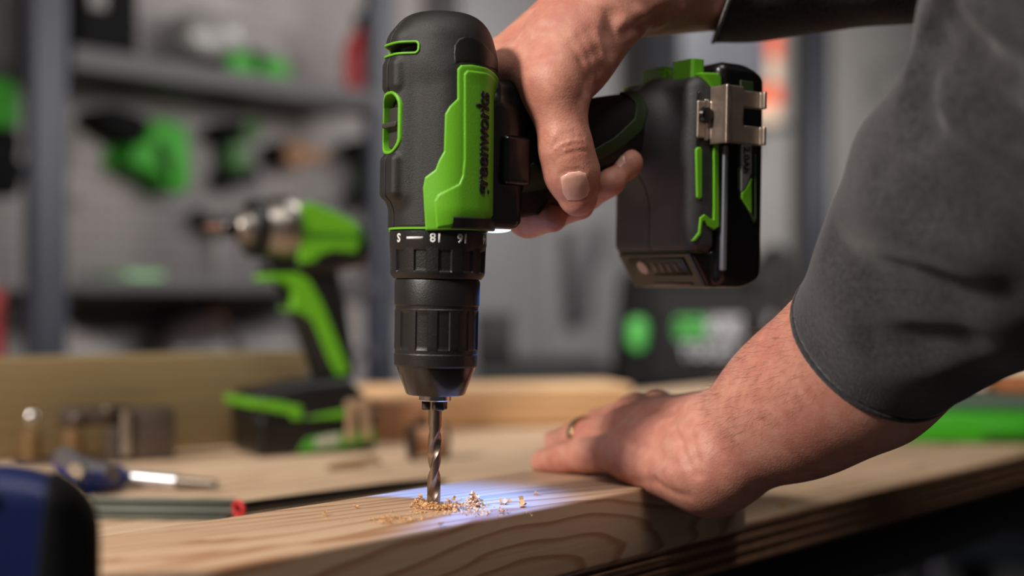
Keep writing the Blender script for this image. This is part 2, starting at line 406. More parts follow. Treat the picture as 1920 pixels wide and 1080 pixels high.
m_old = wood('greenish timber', (140, 120, 82), (102, 84, 52), ring=.011, y0=.05, z0=-.20, tilt_y=.03, tilt_z=.02, warp=.01, fine=.10, streak=.12)
M = Matrix.Translation(Vector((-.198, 1.352, ZB))) @ Matrix.Rotation(math.radians(33.6), 4, 'Z')
bm = bmesh.new(); add_box(bm, (-.70, 0, .0002), (0, .038, .089), .003, 2)
o = bm_obj('timber_beam', bm, m_old); o.matrix_world = M
tag(o, 'olive brown beam standing on edge at the back of the bench, behind the metal clamp', 'beam')
m_fresh = wood('fresh pine', (222, 182, 136), (192, 146, 100), ring=.012, y0=.05, z0=-.2, tilt_y=.02, tilt_z=.03, warp=.008, fine=.06, streak=.10)
M = Matrix.Translation(Vector((-.20, 1.43, ZB))) @ Matrix.Rotation(math.radians(17), 4, 'Z')
bm = bmesh.new(); add_box(bm, (.0, 0, .0002), (.352, .089, .045), .008, 3)
o = bm_obj('pine_offcut', bm, m_fresh); o.matrix_world = M
tag(o, 'long bright pine offcut lying behind the drill bit and the left hand', 'board')
m_brownblk = wood('brown block', (176, 128, 92), (120, 78, 52), ring=.009, y0=.02, z0=-.03, tilt_y=.1, fine=.1)
M = Matrix.Translation(Vector((-.132, 1.34, ZB))) @ Matrix.Rotation(math.radians(20), 4, 'Z')
ob = empty('wood_block', M, 'short brown wood block beside the impact driver battery', 'wood block')
box('block', (0, 0, .0002), (.055, .035, .042), m_brownblk, ob, .004)
m_knot = mat('dark knot', (40, 22, 14), .7)
lathe('knot', [(.001, 0), (.007, 0), (.007, .0012), (.001, .0016)], m_knot, ob, 20, 'Y', Matrix.Translation((.047, -.0012, .018)))
# ------------------------------------------------------------ the cordless drill (local mm: x along the grip, -y the near side, z up the chuck axis)
TIP = P(813, 945, .704); TIP[2] = ZT
DM = Matrix.Translation(Vector(TIP)) @ Matrix.Rotation(math.radians(1.0), 4, 'Y') @ Matrix.Rotation(math.radians(32), 4, 'Z')
DMI = np.array(DM.inverted()); DMn = np.array(DM)
def ray(px, py):
    D = V((px-960)/FPX, 1, (HOR-py)/FPX); return DMI[:3, 3]*1000, DMI[:3, :3]@D*1000
def on_cyl(px, py, R):
    o, d = ray(px, py); a = d[0]**2+d[1]**2; b = o[0]*d[0]+o[1]*d[1]; c = o[0]**2+o[1]**2-R*R
    disc = b*b-a*c; t = (-b-math.sqrt(max(disc, 0)))/a; q = o+d*t
    return math.atan2(q[0], -q[1]), q[2]        # angle from the near side towards the grip; height
def on_y(px, py, y):
    o, d = ray(px, py); t = (y-o[1])/d[1]; q = o+d*t; return q[0], q[2]
def on_x(px, py, x):
    o, d = ray(px, py); t = (x-o[0])/d[0]; q = o+d*t; return q[1], q[2]
def dl(x, y, z): return (DMn[:3, :3]@V(x, y, z)+DMn[:3, 3]*1000)        # drill mm -> world mm

m_hous = mat('black rubberised housing', (30, 29, 28), .52, var=.12, vscale=90, bump=.28, bscale=2600, rvar=.06)
m_green_shaded = mat('shaded green plastic', (40, 57, 18), .6)  # the grip's green, darkened in the colour for the hand's shade
drill = empty('cordless_drill', DM, 'black and lime green cordless drill held upright, boring into the pine board', 'drill')
MM = Matrix.Scale(.001, 4)
def dsdf(name, f, lo, hi, h, m, parent=None): return sdf_obj(name, f, lo, hi, h, m, parent or drill)
# --- bit, nose, chuck, collar
m_bit = mat('bronzed steel', (158, 140, 124), .36, 1, rvar=.1, vscale=300)
bm = bmesh.new(); rings = []; nz, na = 120, 28
for k in range(nz+1):
    z = -12+k*(72/nz); fl = 1 if z < 34 else max(0, 1-(z-34)/6); tw = z*2*math.pi/42; ring = []
    for i in range(na):
        a = 2*math.pi*i/na; c = abs(math.cos(a)); r = 3.4-(1.5*max(0, (c-.62)/.38)**.8+(0.15 if .62 > c > .45 else 0))*fl
        if z < -8: r *= (z+12.01)/4
        ring.append(bm.verts.new((.001*r*math.cos(a+tw), .001*r*math.sin(a+tw), .001*z)))
    rings.append(ring)
for a, b in zip(rings, rings[1:]):
    for i in range(na): bm.faces.new((a[i], a[(i+1) % na], b[(i+1) % na], b[i]))
bm.faces.new(rings[0]); bm.faces.new(rings[-1])
bm_obj('drill_bit', bm, m_bit, drill, sharp=30)
m_jaw = mat('dark jaw steel', (90, 88, 86), .3, 1)
for k in range(3):
    a = math.radians(20+120*k); bm = bmesh.new()
    add_box(bm, (.0028, -.0028, .0478), (.0066, .0028, .054), .0006, 1, Matrix.Rotation(a, 4, 'Z')); bm_obj('chuck_jaw', bm, m_jaw, drill)
S = .001
lathe('chuck_nose', [(.0045, .0525), (.0078, .0525), (.0083, .053), (.0083, .0555), (.0078, .056)], m_chrome, drill, 40)
m_cone = mat('smooth black chuck cone', (13, 12, 12), .26, coat=.3)
m_chuck = mat('satin black chuck', (27, 26, 26), .42, bump=.15, bscale=1500, rvar=.05, vscale=200)
lathe('chuck_cone', [(.0075, .0555), (.0140, .0555), (.0150, .0562), (.0196, .0685), (.0199, .0700), (.0190, .0702)], m_cone, drill, 96)
def ribs(a, z, r):
    if .0785 < z < .0985:
        t = (a*12/(2*math.pi)) % 1; e = min(1, min(z-.0785, .0985-z)/.0012); return r-.00075*e*(1 if .1 < t < .62 else 0)
    return r
prof = [(.0188, .0698), (.0205, .0699), (.0212, .0708), (.0213, .0745), (.0213, .0762), (.0210, .0768), (.0210, .0784), (.0211, .0786)]
prof += [(.0213, .0786+i*.0012) for i in range(1, 17)]+[(.0213, .0987), (.0210, .0992), (.0210, .1005), (.0216, .1012), (.0217, .1128), (.0212, .1140), (.0185, .1142)]
lathe('chuck_sleeve', prof, m_chuck, drill, 240, rad=ribs, sharp=25)
def lugs(a, z, r):
    if .1175 < z < .1288:
        t = ((a+.1)*12/(2*math.pi)) % 1; e = min(1, (.1288-z)/.0008, (z-.1175)/.0008); return r-.0011*e*(1 if .25 < t < .75 else 0)
    return r
prof = [(.019, .1139), (.0222, .1143), (.0236, .1160)]+[(.0240+.00002*i, .1174+i*.0008) for i in range(0, 16)]+[(.02435, .1302), (.0246, .1310), (.0246, .1379), (.0240, .1384), (.020, .1385)]
m_collar = mat('black torque collar', (24, 23, 23), .45, bump=.2, bscale=1200)
collar = lathe('torque_collar', prof, m_collar, drill, 240, rad=lugs, sharp=25)
lathe('gasket_ring', [(.0225, .1384), (.0252, .1385), (.0252, .1396), (.0225, .1397)], m_green, drill, 96)
def cyl_text(name, s, size, th, zc, R, m, parent, rot=0, bold=0, ext=.0002, shear=0, sx=1, space=1, shell=None):
    """lettering laid on a cylinder around the chuck axis; rot turns it in its own plane"""
    me = text_mesh(s, size, bold, 0, shear, space); b = bmesh.new(); b.from_mesh(me); bpy.data.meshes.remove(me)
    bmesh.ops.remove_doubles(b, verts=b.verts[:], dist=1e-7)
    for _ in range(2):
        es = [e for e in b.edges if e.calc_length() > .0012]
        if es: bmesh.ops.subdivide_edges(b, edges=es, cuts=1)
    bmesh.ops.triangulate(b, faces=b.faces[:])
    r = bmesh.ops.extrude_face_region(b, geom=b.faces[:]); top = {g for g in r['geom'] if isinstance(g, bmesh.types.BMVert)}
    c, sn = math.cos(rot), math.sin(rot)
    for v in b.verts:
        x, y = v.co.x*sx, v.co.y; u, w_ = x*c-y*sn, x*sn+y*c; a = th+u/R; rr = R+(ext if v in top else -.0003)
        if shell is not None:
            q = 20.0
            for _ in range(14): q -= shell(np.array([[q*math.sin(a), -q*math.cos(a), (zc+w_)*1000]]))[0]
            rr = q*.001+(ext if v in top else -.0003)
        v.co = (rr*math.sin(a), -rr*math.cos(a), zc+w_)
    return bm_obj(name, b, m, parent, smooth=False)
for s, px in (('18', 818), ('16', 868), ('14', 909)):
    th, z = on_cyl(px, 447, 24.6); cyl_text('numeral', s, .0062, th, .1345, .0246, m_white, collar, math.pi, .00022)
th, z = on_cyl(777, 446, 24.6); cyl_text('drill_mode_mark', '—', .0085, th, .1338, .0246, m_white, collar, math.pi, .0003)
th, z = on_cyl(748, 446, 24.6); cyl_text('screw_mark', 'S', .0060, th, .1345, .0246, m_white, collar, math.pi, .0002)

# --- motor housing
RH = 25.6
ridge = rbox((-28.2, -10.5, 150), (-8, 10.5, 238), 6.5)
pad_lo = rbox((-30.6, -8.5, 153.5), (-16, 8.5, 175.5), 3.2); pad_hi = rbox((-30.2, -8.5, 206.5), (-16, 8.5, 223), 3.5)
hcyl = rcyl(RH, 120, 248.2, 15)
hback = ell((2, 0, 222), (27.2, 27.0, 25.5))
cheek = rbox((-14, -27.2, 139), (16, 27.2, 226), 11)
def selector2(q): return rb2(q, 9.2, 15.5, 8.0)
def rb2(q, hw, hh, r):
    a = np.abs(q)-np.array([hw-r, hh-r]); return np.sqrt((np.maximum(a, 0)**2).sum(1))+np.minimum(a.max(1), 0)-r
SELZ = 191.3
def hshell(p):
    d = smin(hcyl(p), cheek(p), 5); d = smin(d, hback(p), 4); d = smin(d, ridge(p), 5); return d
def hfull(p): return smin(smin(hshell(p), pad_lo(p), 2.2), pad_hi(p), 2.2)
def slot2(p): th = np.arctan2(p[:, 1], -p[:, 0]); return rb2(np.stack([th*26.0, p[:, 2]-227.6], 1), 17.0, 3.4, 2.6)
def housing(p):
    d = hfull(p); d = smax(d, 139.6-p[:, 2], .8)
    sel = np.where(p[:, 0] < 0, rb2(np.stack([p[:, 1], p[:, 2]-SELZ], 1), 8.0, 14.3, 6.8), 99.)
    d = smax(d, -np.maximum(sel, p[:, 0]+23.0), .5)
    sl = np.where(p[:, 0] < 3, slot2(p)+1.3, 99.); d = smax(d, -np.maximum(sl, 20.5-np.hypot(p[:, 0], p[:, 1])), .4)
    seam = np.where(p[:, 0] < 0, np.abs(p[:, 1])-.48, 99.); d = smax(d, -np.maximum(seam, -(hfull(p)+1.3)), .2)
    return d
dsdf('motor_housing', housing, (-34, -31, 137), (31, 31, 251), .52, m_hous)
def sel_ring(p):
    q = np.stack([p[:, 1], p[:, 2]-SELZ], 1); a = rb2(q, 9.3, 15.6, 8.0); d = smax(a, -(a+1.55), .3)
    d = smax(d, hshell(p)-1.0, .5); return np.maximum(smax(d, -(hshell(p)+6), .3), p[:, 0]+14)
dsdf('speed_selector_rim', sel_ring, (-32, -12, 172), (-12, 12, 210), .42, m_green)
def slot_ring(p):
    a = slot2(p); d = smax(a, -(a+1.15), .3); d = smax(d, hshell(p)-.8, .4); return np.maximum(smax(d, -(hshell(p)+4), .3), p[:, 0]-4)
dsdf('vent_slot_rim', slot_ring, (-31, -30, 221), (6, 30, 235), .42, m_green)
m_slide = mat('charcoal slider', (58, 54, 52), .5, bump=.2, bscale=1500)
def slider(p):
    d = rbox((-25.5, -7.6, 179), (-20, 7.6, 199.5), 1)(p); d = smin(d, rbox((-29.4, -7.4, 189.0), (-21, 7.4, 191.6), .7)(p), 1); return d
sl = dsdf('speed_selector', slider, (-32, -9, 176), (-17, 9, 203), .45, m_slide)
cyl_text('numeral', '2', .006, -math.pi/2+.0, .2025, .0237, m_blk, sl, math.pi, 0, .0003)

# --- lime green side panels (near one carries the writing), black end bar
pp = [(862, 123), (880, 122), (905, 128), (920, 138), (927, 150), (930, 260), (930, 432), (797, 432), (792, 352), (796, 332), (816, 318), (823, 300), (832, 284), (834, 214), (842, 200), (856, 186), (856, 130)]
pin = [(872, 134), (905, 139), (919, 150), (922, 260), (922, 405), (819, 427), (816, 377), (822, 366), (858, 346), (864, 330), (867, 300), (867, 140)]
def cylpoly(pts, R=27.0):
    out = []
    for x, y in pts: a, z = on_cyl(x, y, R); out.append((a*R, z))
    return poly2(out)
def th_of(p): return np.stack([np.arctan2(p[:, 0], -p[:, 1])*27.0, p[:, 2]], 1)
_po, _pi = cylpoly(pp), cylpoly(pin)
def panel(side):
    def f(p):
        q = p*np.array([1, side, 1.]); a = _po(th_of(q)); b = _pi(th_of(q)); s = hshell(p)
        d = smax(a, s-1.3, 1.0); d2 = smax(b, s-2.0, .7); groove = np.abs(b)-.35
        d = np.minimum(d, d2); d = smax(d, -(s+1.5), .3); return np.maximum(d, q[:, 1]+2)
    return f
dsdf('side_panel', panel(1), (-24, -33, 136), (30, 2, 225), .5, m_green)
dsdf('side_panel', panel(-1), (-24, -2, 136), (30, 33, 225), .8, m_green)
bar = cylpoly([(838, 406), (925, 414), (927, 434), (834, 428)])
dsdf('panel_bar', lambda p: np.maximum(smax(smax(bar(th_of(p)), hshell(p)-3.2, 1.2), -(hshell(p)+1), .3), p[:, 1]+2), (-8, -34, 134), (30, 2, 150), .45, m_blk)
m_ink = mat('black lettering', (14, 15, 12), .55)
th0, zt = on_cyl(901, 270, 28.6)
cyl_text('brand_lettering', 'greenworks', .0112, th0, zt*.001, .0284, m_ink, drill, math.pi/2, .00028, .0006, .22, 1.0, .94, lambda p: hshell(p)-2.0)

rc_ = cylpoly([(851, 100), (853, 84), (860, 73), (872, 68), (888, 70), (905, 80), (920, 100), (927, 136), (912, 127), (880, 118), (862, 117), (852, 122)])
dsdf('side_recess', lambda p: np.maximum(smax(smax(rc_(th_of(p)), hshell(p)-.22, .3), -(hshell(p)+1.2), .3), p[:, 1]+2), (-12, -33, 200), (31, 2, 246), .6, mat('smooth black panel', (17, 16, 16), .42))
# --- trigger housing, led, direction switch, trigger
th_col = rbox((14, -16.0, 140.5), (41.5, 16.0, 207), 5)
neck2 = rbox((20, -13.5, 170), (52, 13.5, 218), 8)
dsdf('trigger_housing', lambda p: smax(smin(th_col(p), neck2(p), 6), -(np.hypot(p[:, 0], p[:, 1])-25.0), .5), (10, -19, 138), (56, 19, 221), .75, m_blkgl)
m_led = bpy.data.materials.new('work light lens'); m_led.use_nodes = True
bn = m_led.node_tree.nodes['Principled BSDF']; bn.inputs['Base Color'].default_value = (.8, .9, 1, 1); bn.inputs['Emission Color'].default_value = (.62, .82, 1, 1); bn.inputs['Emission Strength'].default_value = 1.6
dsdf('work_light', ell((33.5, 0, 140.6), (7.5, 10.5, 1.6)), (24, -13, 137), (43, 13, 144), .45, m_led)
def dsw(p): return rbox((26.5, -20.5, 163), (43.0, -14, 188), 2.6)(p)
dsdf('direction_switch', dsw, (23, -23, 160), (46, -11, 191), .5, m_blkgl)
GA, GB = V(40, 0, 178), V(134, 0, 203); GD = (GB-GA)/np.linalg.norm(GB-GA); GN = V(-GD[2], 0, GD[0])
def grip0(p):
    q = p-GA; t = q@GD; n = q@GN; L = np.linalg.norm(GB-GA); bul = 1+.10*np.sin(np.clip(t/L, 0, 1)*math.pi)-.06*np.clip(t/L, 0, 1)
    e = np.sqrt((n/(20.5*bul))**2+(q[:, 1]/(15.8*bul))**2); d = (e-1)*15.8*bul
    return np.maximum(np.maximum(d, -t), t-L-6)
foot0 = rbox((134.5, -36.2, 130.5), (153.5, 36.2, 227.5), 7.0)
def footdome(p): return smin(foot0(p), ell((139, 0, 190), (12, 27, 27))(p), 8)
def foot(p):
    d = smin(footdome(p), grip0(p), 13); d = np.maximum(d, 118-p[:, 0])
    seam = np.maximum(np.abs(p[:, 1])-.3, -(d+.8)); return smax(d, -seam, .25)
m_foot = mat('charcoal rubber foot', (58, 58, 60), .55, var=.2, vscale=70, bump=.3, bscale=1200, rvar=.08)
dsdf('grip', lambda p: np.maximum(smin(grip0(p), footdome(p), 13), np.maximum(p[:, 0]-118.1, 34-p[:, 0])), (32, -22, 146), (121, 22, 236), .8, m_blk)
dsdf('battery_foot', foot, (115, -40, 126), (157, 40, 238), .7, m_foot)
def ypoly(pts, y): return poly2([on_y(a, b, y) for a, b in pts])
ins = ypoly([(980, 322), (1000, 304), (1030, 330), (1050, 344), (1095, 290), (1150, 258), (1190, 222), (1200, 192), (1190, 165), (1172, 152), (1190, 140), (1216, 165), (1218, 205), (1204, 244), (1170, 274), (1120, 304), (1080, 350), (1030, 372), (984, 356)], -16)
dsdf('grip_insert', lambda p: np.maximum(smax(smax(ins(p[:, [0, 2]]), smin(grip0(p), footdome(p), 13)-.8, .5), -(grip0(p)+2), .3), p[:, 1]+1), (30, -24, 140), (140, 0, 232), .6, m_green_shaded)
trig = poly2([(41, 146), (56, 149), (62, 156), (64, 166), (62, 176), (41, 176)])
dsdf('trigger', lambda p: smax(trig(p[:, [0, 2]]), np.abs(p[:, 1])-8, 3), (38, -11, 142), (68, 11, 180), .7, m_blk)
# --- battery, its edge highlight, gauge, latch, trim
m_batt = mat('battery case black', (12, 12, 13), .33, coat=.15, rvar=.06, vscale=60)
def battery0(p):
    d = rbox((152.8, -37, 113), (186.5, 37, 236.5), 5.5)(p)
    ch = (p-V(186.5, 0, 236.5))@V(.5, 0, .866)+7; d = smax(d, ch, 2)
    ch = (p-V(186.5, 0, 113))@V(.55, 0, -.83)+6; d = smax(d, ch, 3); return d
nose2 = poly2([(136.5, 131), (156, 133), (156, 113), (149, 113)])
def battery(p): return smin(battery0(p), smax(nose2(p[:, [0, 2]]), np.abs(p[:, 1])-33, 2.5), 1.5)
bat = dsdf('battery', battery, (133, -41, 110), (190, 41, 237), .8, m_batt)
m_highlight = mat('highlight grey', (150, 155, 165), .35, .6)
dsdf('edge_highlight', rbox((155.2, -38.4, 122), (158.6, -34, 190), .8), (152, -41, 119), (162, -31, 193), .5, m_highlight, bat)  # pale ridge put in for the specular line along the battery edge
def ystrip(name, pts, y, th, m, parent, h=.4, z=(100, 245), x=(120, 195)):
    f = ypoly(pts, y); return dsdf(name, lambda p: smax(f(p[:, [0, 2]]), np.abs(p[:, 1]-y)-th, .5), (x[0], y-th-1.5, z[0]), (x[1], y+th+1.5, z[1]), h, m, parent)
ystrip('green_bar', [(1304, 280), (1308, 276), (1312, 276), (1315, 280), (1315, 370), (1311, 374), (1306, 370)], -36.3, .9, m_green, drill)
ystrip('green_trim', [(1337, 268), (1346, 268), (1347, 425), (1338, 431), (1326, 424), (1320, 414), (1316, 416), (1313, 440), (1303, 452), (1296, 452), (1309, 436), (1312, 408), (1320, 402), (1330, 410), (1337, 412)], -36.4, .9, m_green, drill)
fc = [(on_x(a, b, 140)) for a, b in ((1178, 462), (1240, 461), (1300, 452))]
dsdf('foot_trim', lambda p: smax(smax(foot0(p)-.5, np.abs(p[:, 2]-131.6)-.8, .4), p[:, 0]-146, .3), (130, -39, 128), (149, 39, 136), .5, m_green_shaded)
for y0, y1, z1, x1 in ((-31, -13, 238.5, 147), (-6, 15, 236, 146)):
    dsdf('latch_tab', (lambda f: f)(rbox((138, y0, 224), (x1, y1, z1), 2)), (135, y0-3, 221), (150, y1+3, 235), .5, m_green)
dsdf('latch_pin', rbox((140, -14, 227), (145, -5, 233), 1.2), (137, -17, 224), (148, -2, 236), .5, m_green)
def latch(p):
    f = poly2([(140, 228.5), (152, 229.5), (154, 227), (154, 209), (151.5, 212), (148, 220)]); return smax(f(p[:, [0, 2]]), np.abs(p[:, 1])-36.9, 1.0)
dsdf('release_latch', latch, (134, -40, 205), (157, 40, 233), .6, m_green)
m_olab = mat('battery label grey', (120, 122, 120), .5); m_dlab = mat('battery label black', (20, 22, 20), .4)
ystrip('label', [(1384, 268), (1419, 268), (1420, 418), (1414, 420), (1384, 355)], -37.3, .5, m_dlab, bat)
ystrip('label_grey', [(1389, 272), (1409, 272), (1409, 325), (1398, 352), (1389, 360)], -37.9, .4, m_olab, bat)
ystrip('label_green', [(1390, 362), (1398, 354), (1409, 332), (1409, 402), (1390, 372)], -37.9, .4, m_green, bat)
ystrip('label_edge', [(1415, 290), (1418, 290), (1418, 416), (1414, 416), (1405, 398), (1407, 396), (1415, 410)], -37.9, .4, m_green_shaded, bat)
ystrip('label_top', [(1388, 150), (1412, 154), (1413, 174), (1388, 170)], -37.3, .5, m_green_shaded, bat)
def flat_text(name, s, size, M, m, parent, bold=0, ext=.0002):
    me = text_mesh(s, size, bold, ext); me.transform(M); return link(name, me, m, parent, False)
x_, z_ = on_y(1399, 300, -38.3)
flat_text('battery_lettering', '2.0Ah', .0062, Matrix.Translation((x_*.001, -.0383, z_*.001)) @ Matrix.Rotation(math.radians(90), 4, 'X') @ Matrix.Rotation(math.radians(-90), 4, 'Z'), m_blk, bat, .0001)
# gauge on the sloped nose: button, four lamps, outline
nd = V(149-136.5, 0, 113-131); nd = nd/np.linalg.norm(nd); nn = V(nd[2], 0, -nd[0])     # down the slope; outward
GM = Matrix(((0, -nd[0], nn[0], .0), (-1, 0, 0, 0), (0, -nd[2], nn[2], 0), (0, 0, 0, 1)))
cx = (V(136.5, 0, 131)+nd*8.5+nn*.1)*.001; GM = Matrix.Translation(Vector(cx)) @ GM
gauge = bpy.data.objects.new('gauge', None)
bm = bmesh.new(); add_box(bm, (-.024, -.0058, -.0004), (.026, .0058, .0004), .0003, 1, GM); gp = bm_obj('gauge_panel', bm, m_dlab, bat)
bpy.data.objects.remove(gauge)
m_btn = mat('pale button', (190, 165, 145), .5)
lathe('gauge_button', [(.0005, 0), (.0042, 0), (.0044, .0006), (.004, .0012), (.0005, .0013)], m_btn, bat, 28, M=GM @ Matrix.Translation((-.0135, 0, 0)))
for k in range(4):
    bm = bmesh.new(); add_box(bm, (-.0042+k*.0065, -.0030, 0), (-.0010+k*.0065, .0030, .0009), .0003, 1, GM); bm_obj('gauge_lamp', bm, mat('gauge lamp %d' % k, (105-14*k, 92-10*k, 80-8*k), .5), bat)
bm = bmesh.new()
for a, b in (((-.0065, .0050), (.0255, .0056)), ((-.0065, -.0056), (.0255, -.0050)), ((.0250, -.0056), (.0256, .0056))): add_box(bm, (*a, 0), (*b, .0008), 0, 1, GM)
bm_obj('gauge_outline', bm, m_green_shaded, bat, smooth=False)
bm = bmesh.new(); add_box(bm, (-.012, -.0125, -.0003), (.022, -.0108, .0008), .0003, 1, GM); bm_obj('nose_rib', bm, mat('pale edge', (120, 105, 100), .45), bat)  # pale strip across the lower end of the nose
# --- belt clip: screw plate on the foot, web standing out, two prongs over the battery
def zs(px, py, y): return on_y(px, py, y)
zt1, zt2 = on_y(1365, 158, -50)[1], on_y(1365, 268, -50)[1]
xa = on_y(1361, 200, -50)[0]; xb = on_y(1428, 200, -50)[0]
def rb_y(x0, x1, z0, z1, y, th): return rbox((x0, y-th, z0), (x1, y+th, z1), .55)
zg1, zg2 = on_y(1400, 203, -50)[1], on_y(1400, 236, -50)[1]; xg = on_y(1376, 220, -50)[0]
zp1 = on_y(1400, 170, -50)[1]
def clip(p):
    d = np.minimum(rb_y(xa, xa+12, zt2, zp1+2, -50, .9)(p), rb_y(xa, xb, zg1, zp1, -50, .9)(p)); d = np.minimum(d, rb_y(xa, xb, zt2, zg2, -50, .9)(p))
    d = smin(d, rbox((xa-.2, -51, zt2), (xa+1.6, -37, zt1), .5)(p), 1.2); d = smin(d, rb_y(xa-9, xa+1, zt2+3, zt1-8, -37.2, .8)(p), .8)
    d = np.minimum(d, rbox((xb-2, -54.5, zg1), (xb, -50, zp1), .6)(p)); d = np.minimum(d, rbox((xb-2, -54.5, zt2), (xb, -50, zg2), .6)(p)); return d
m_clip = mat('brushed nickel', (180, 162, 148), .36, .85, rvar=.14, vscale=160)
cl = dsdf('belt_clip', clip, (xa-14, -57, zt2-4), (xb+4, -33, zt1+4), .5, m_clip)
lathe('clip_screw', [(.0005, 0), (.0042, 0), (.0046, .0008), (.0038, .0026), (.0005, .0030)], m_blkgl, cl, 24, 'Y', Matrix.Translation(((xa-4.5)*.001, -.0382, (zt1+zt2)/2*.001)) @ Matrix.Scale(-1, 4, (0, 1, 0)))
pb = dsdf('clip_recess', rbox((138, -37.4, zt2-2), (xa-7, -33, zt1-2), 1.5), (134, -40, zt2-5), (xa-4, -30, zt1+2), .5, m_blkgl)
dsdf('recess_plate', rbox((141.5, -38.2, zt2+2), (144, -36, zt1-7), .5), (139, -40, zt2-1), (147, -34, zt1-4), .4, m_chrome)
# --- the work light itself
lp = dl(33.5, -2, 137)*.001
ld = bpy.data.lights.new('work_light_beam', 'SPOT'); ld.energy = 4.4; ld.color = (.06, .25, 1.0); ld.spot_size = math.radians(78); ld.spot_blend = 1.0; ld.shadow_soft_size = .004
lo = bpy.data.objects.new('work_light_beam', ld); COL.objects.link(lo); lo.location = lp
lo.rotation_euler = (Vector(TIP)+Vector((-.010, .010, 0))-Vector(lp)).to_track_quat('-Z', 'Y').to_euler()
# ------------------------------------------------------------ the person: two arms reach into the picture (world mm)
def Q(px, py, d): return P(px, py, d)*1000
def skin_material():
    m = mat('skin', (205, 150, 124), .5); t = NT(m); tc = t.n('TexCoord')
    def noise(s, det=4, rough=.55):
        x = t.n('TexNoise'); x.inputs['Scale'].default_value = s; x.inputs['Detail'].default_value = det; x.inputs['Roughness'].default_value = rough; t.l(tc.outputs['Object'], x.inputs['Vector']); return x
    a = noise(28, 5); b = noise(150, 3)
    f = t.math('MULTIPLY_ADD', t.math('SUBTRACT', b.outputs['Fac'], .5), .7, a.outputs['Fac'])
    r = t.n('ValToRGB'); e = r.color_ramp.elements; e[0].position = .32; e[0].color = lin((188, 122, 105)); e[1].position = .68; e[1].color = lin((207, 148, 128)); q = r.color_ramp.elements.new(.5); q.color = lin((198, 136, 116))
    t.l(f, r.inputs['Fac']); t.l(r.outputs['Color'], t.b.inputs['Base Color'])
    t.b.inputs['Subsurface Weight'].default_value = .22; t.b.inputs['Subsurface Radius'].default_value = (1, .35, .2); t.b.inputs['Subsurface Scale'].default_value = .004
    t.b.inputs['Specular IOR Level'].default_value = .42
    v = t.n('TexVoronoi'); v.inputs['Scale'].default_value = 900; t.l(tc.outputs['Object'], v.inputs['Vector']); c = noise(500, 4, .7)
    h = t.math('ADD', t.math('MULTIPLY', v.outputs['Distance'], .5), c.outputs['Fac'])
    bp = t.n('Bump'); bp.inputs['Strength'].default_value = .32; bp.inputs['Distance'].default_value = .0005; t.l(h, bp.inputs['Height']); t.l(bp.outputs['Normal'], t.b.inputs['Normal']); return m
m_skin = skin_material()
D = lambda x, y, z: dl(x, y, z)
body = Body(); body.kg = 1.0
bb = body.base
# right arm (on the drill): wrist above the grip, forearm away to the right
RW = D(107, 9, 277); RF = Q(1420, -62, .80); RE = V(300, 790, 212); RS = V(500, 700, 320)
# left arm (on the board)
LW = Q(1386, 822, .745); LF = Q(1500, 752, .725); LC = Q(1612, 680, .70); LE = V(238, 590, 48); LS = V(290, 440, 300)
CH = (RS+LS)/2+V(20, -15, -60)
# trunk and upper arms (inside the shirt), forearms
bb += [(cap(LS, RS, 34), 30), (cap((RS+LS)/2, (RS+LS)/2+V(0, 0, 110), 40, 46), 30)]
bb += [(cap(RS, RE, 52, 44), 30), (cap(RE, RF, 42, 34), 20), (cap(RF, RW+V(10, 0, 2), 34, 29), 15)]
bb += [(cap(LS, LE, 54, 46), 30), (cap(LE, LC, 47, 42), 20), (cap(LC, LF, 41.5, 37), 18), (cap(LF, LW, 36.5, 30), 18)]
# ---- right hand (drill coordinates)
M2, M3, M4, M5 = D(47, 24, 229), D(64, 30, 229), D(80, 32, 224), D(95, 30, 218)
for Mk, r0, r1 in ((M2, 15, 13), (M3, 15, 12.5), (M4, 15, 12), (M5, 16, 12)): bb.append((cap(RW+(Mk-RW)*.12, Mk, r0+3, r1), 9))
CMC = D(92, -12, 258); TM = D(54, -23, 216); TI = D(56.5, -31, 181); TT = D(64.5, -30.5, 158)
bb += [(cap(CMC, TM, 23, 18), 14), (ell(D(66, -12, 236), (24, 20, 26), DMn[:3, :3]), 14), (ell(D(46, 2, 226), (13, 20, 13), DMn[:3, :3]), 10)]
bb += [(cap(TM, TI, 15.2, 12.8), 9), (cap(TI, (TI+TT)/2, 13.4, 13.6), 5), (cap((TI+TT)/2, TT, 13.4, 10.2), 5)]
def fing(pts, rs, k=3.2, kk=7):
    body.groups.append(([(cap(a, b, ra, rb), k) for a, b, ra, rb in zip(pts, pts[1:], rs, rs[1:])], kk))
fing([M2, D(54, 38, 188), D(60, 31, 155), D(62, 14, 147.5), D(64.2, -8, 147.5)], [12, 10.4, 9.4, 8.6, 7.2])
fing([M3, D(72, 42, 192), D(77, 33, 161), D(78, 12, 153.5), D(79.5, -11, 155)], [12, 10.4, 9.6, 9.0, 7.6])
fing([M4, D(90, 42, 198), D(94, 32, 171), D(96, 10, 163.5), D(97.5, -13, 168)], [12, 10.2, 9.4, 8.8, 7.5])
fing([M5, D(106, 38, 206), D(109, 29, 184), D(110, 8, 176), D(111, -12, 180)], [11, 9.4, 8.6, 8.0, 6.8])
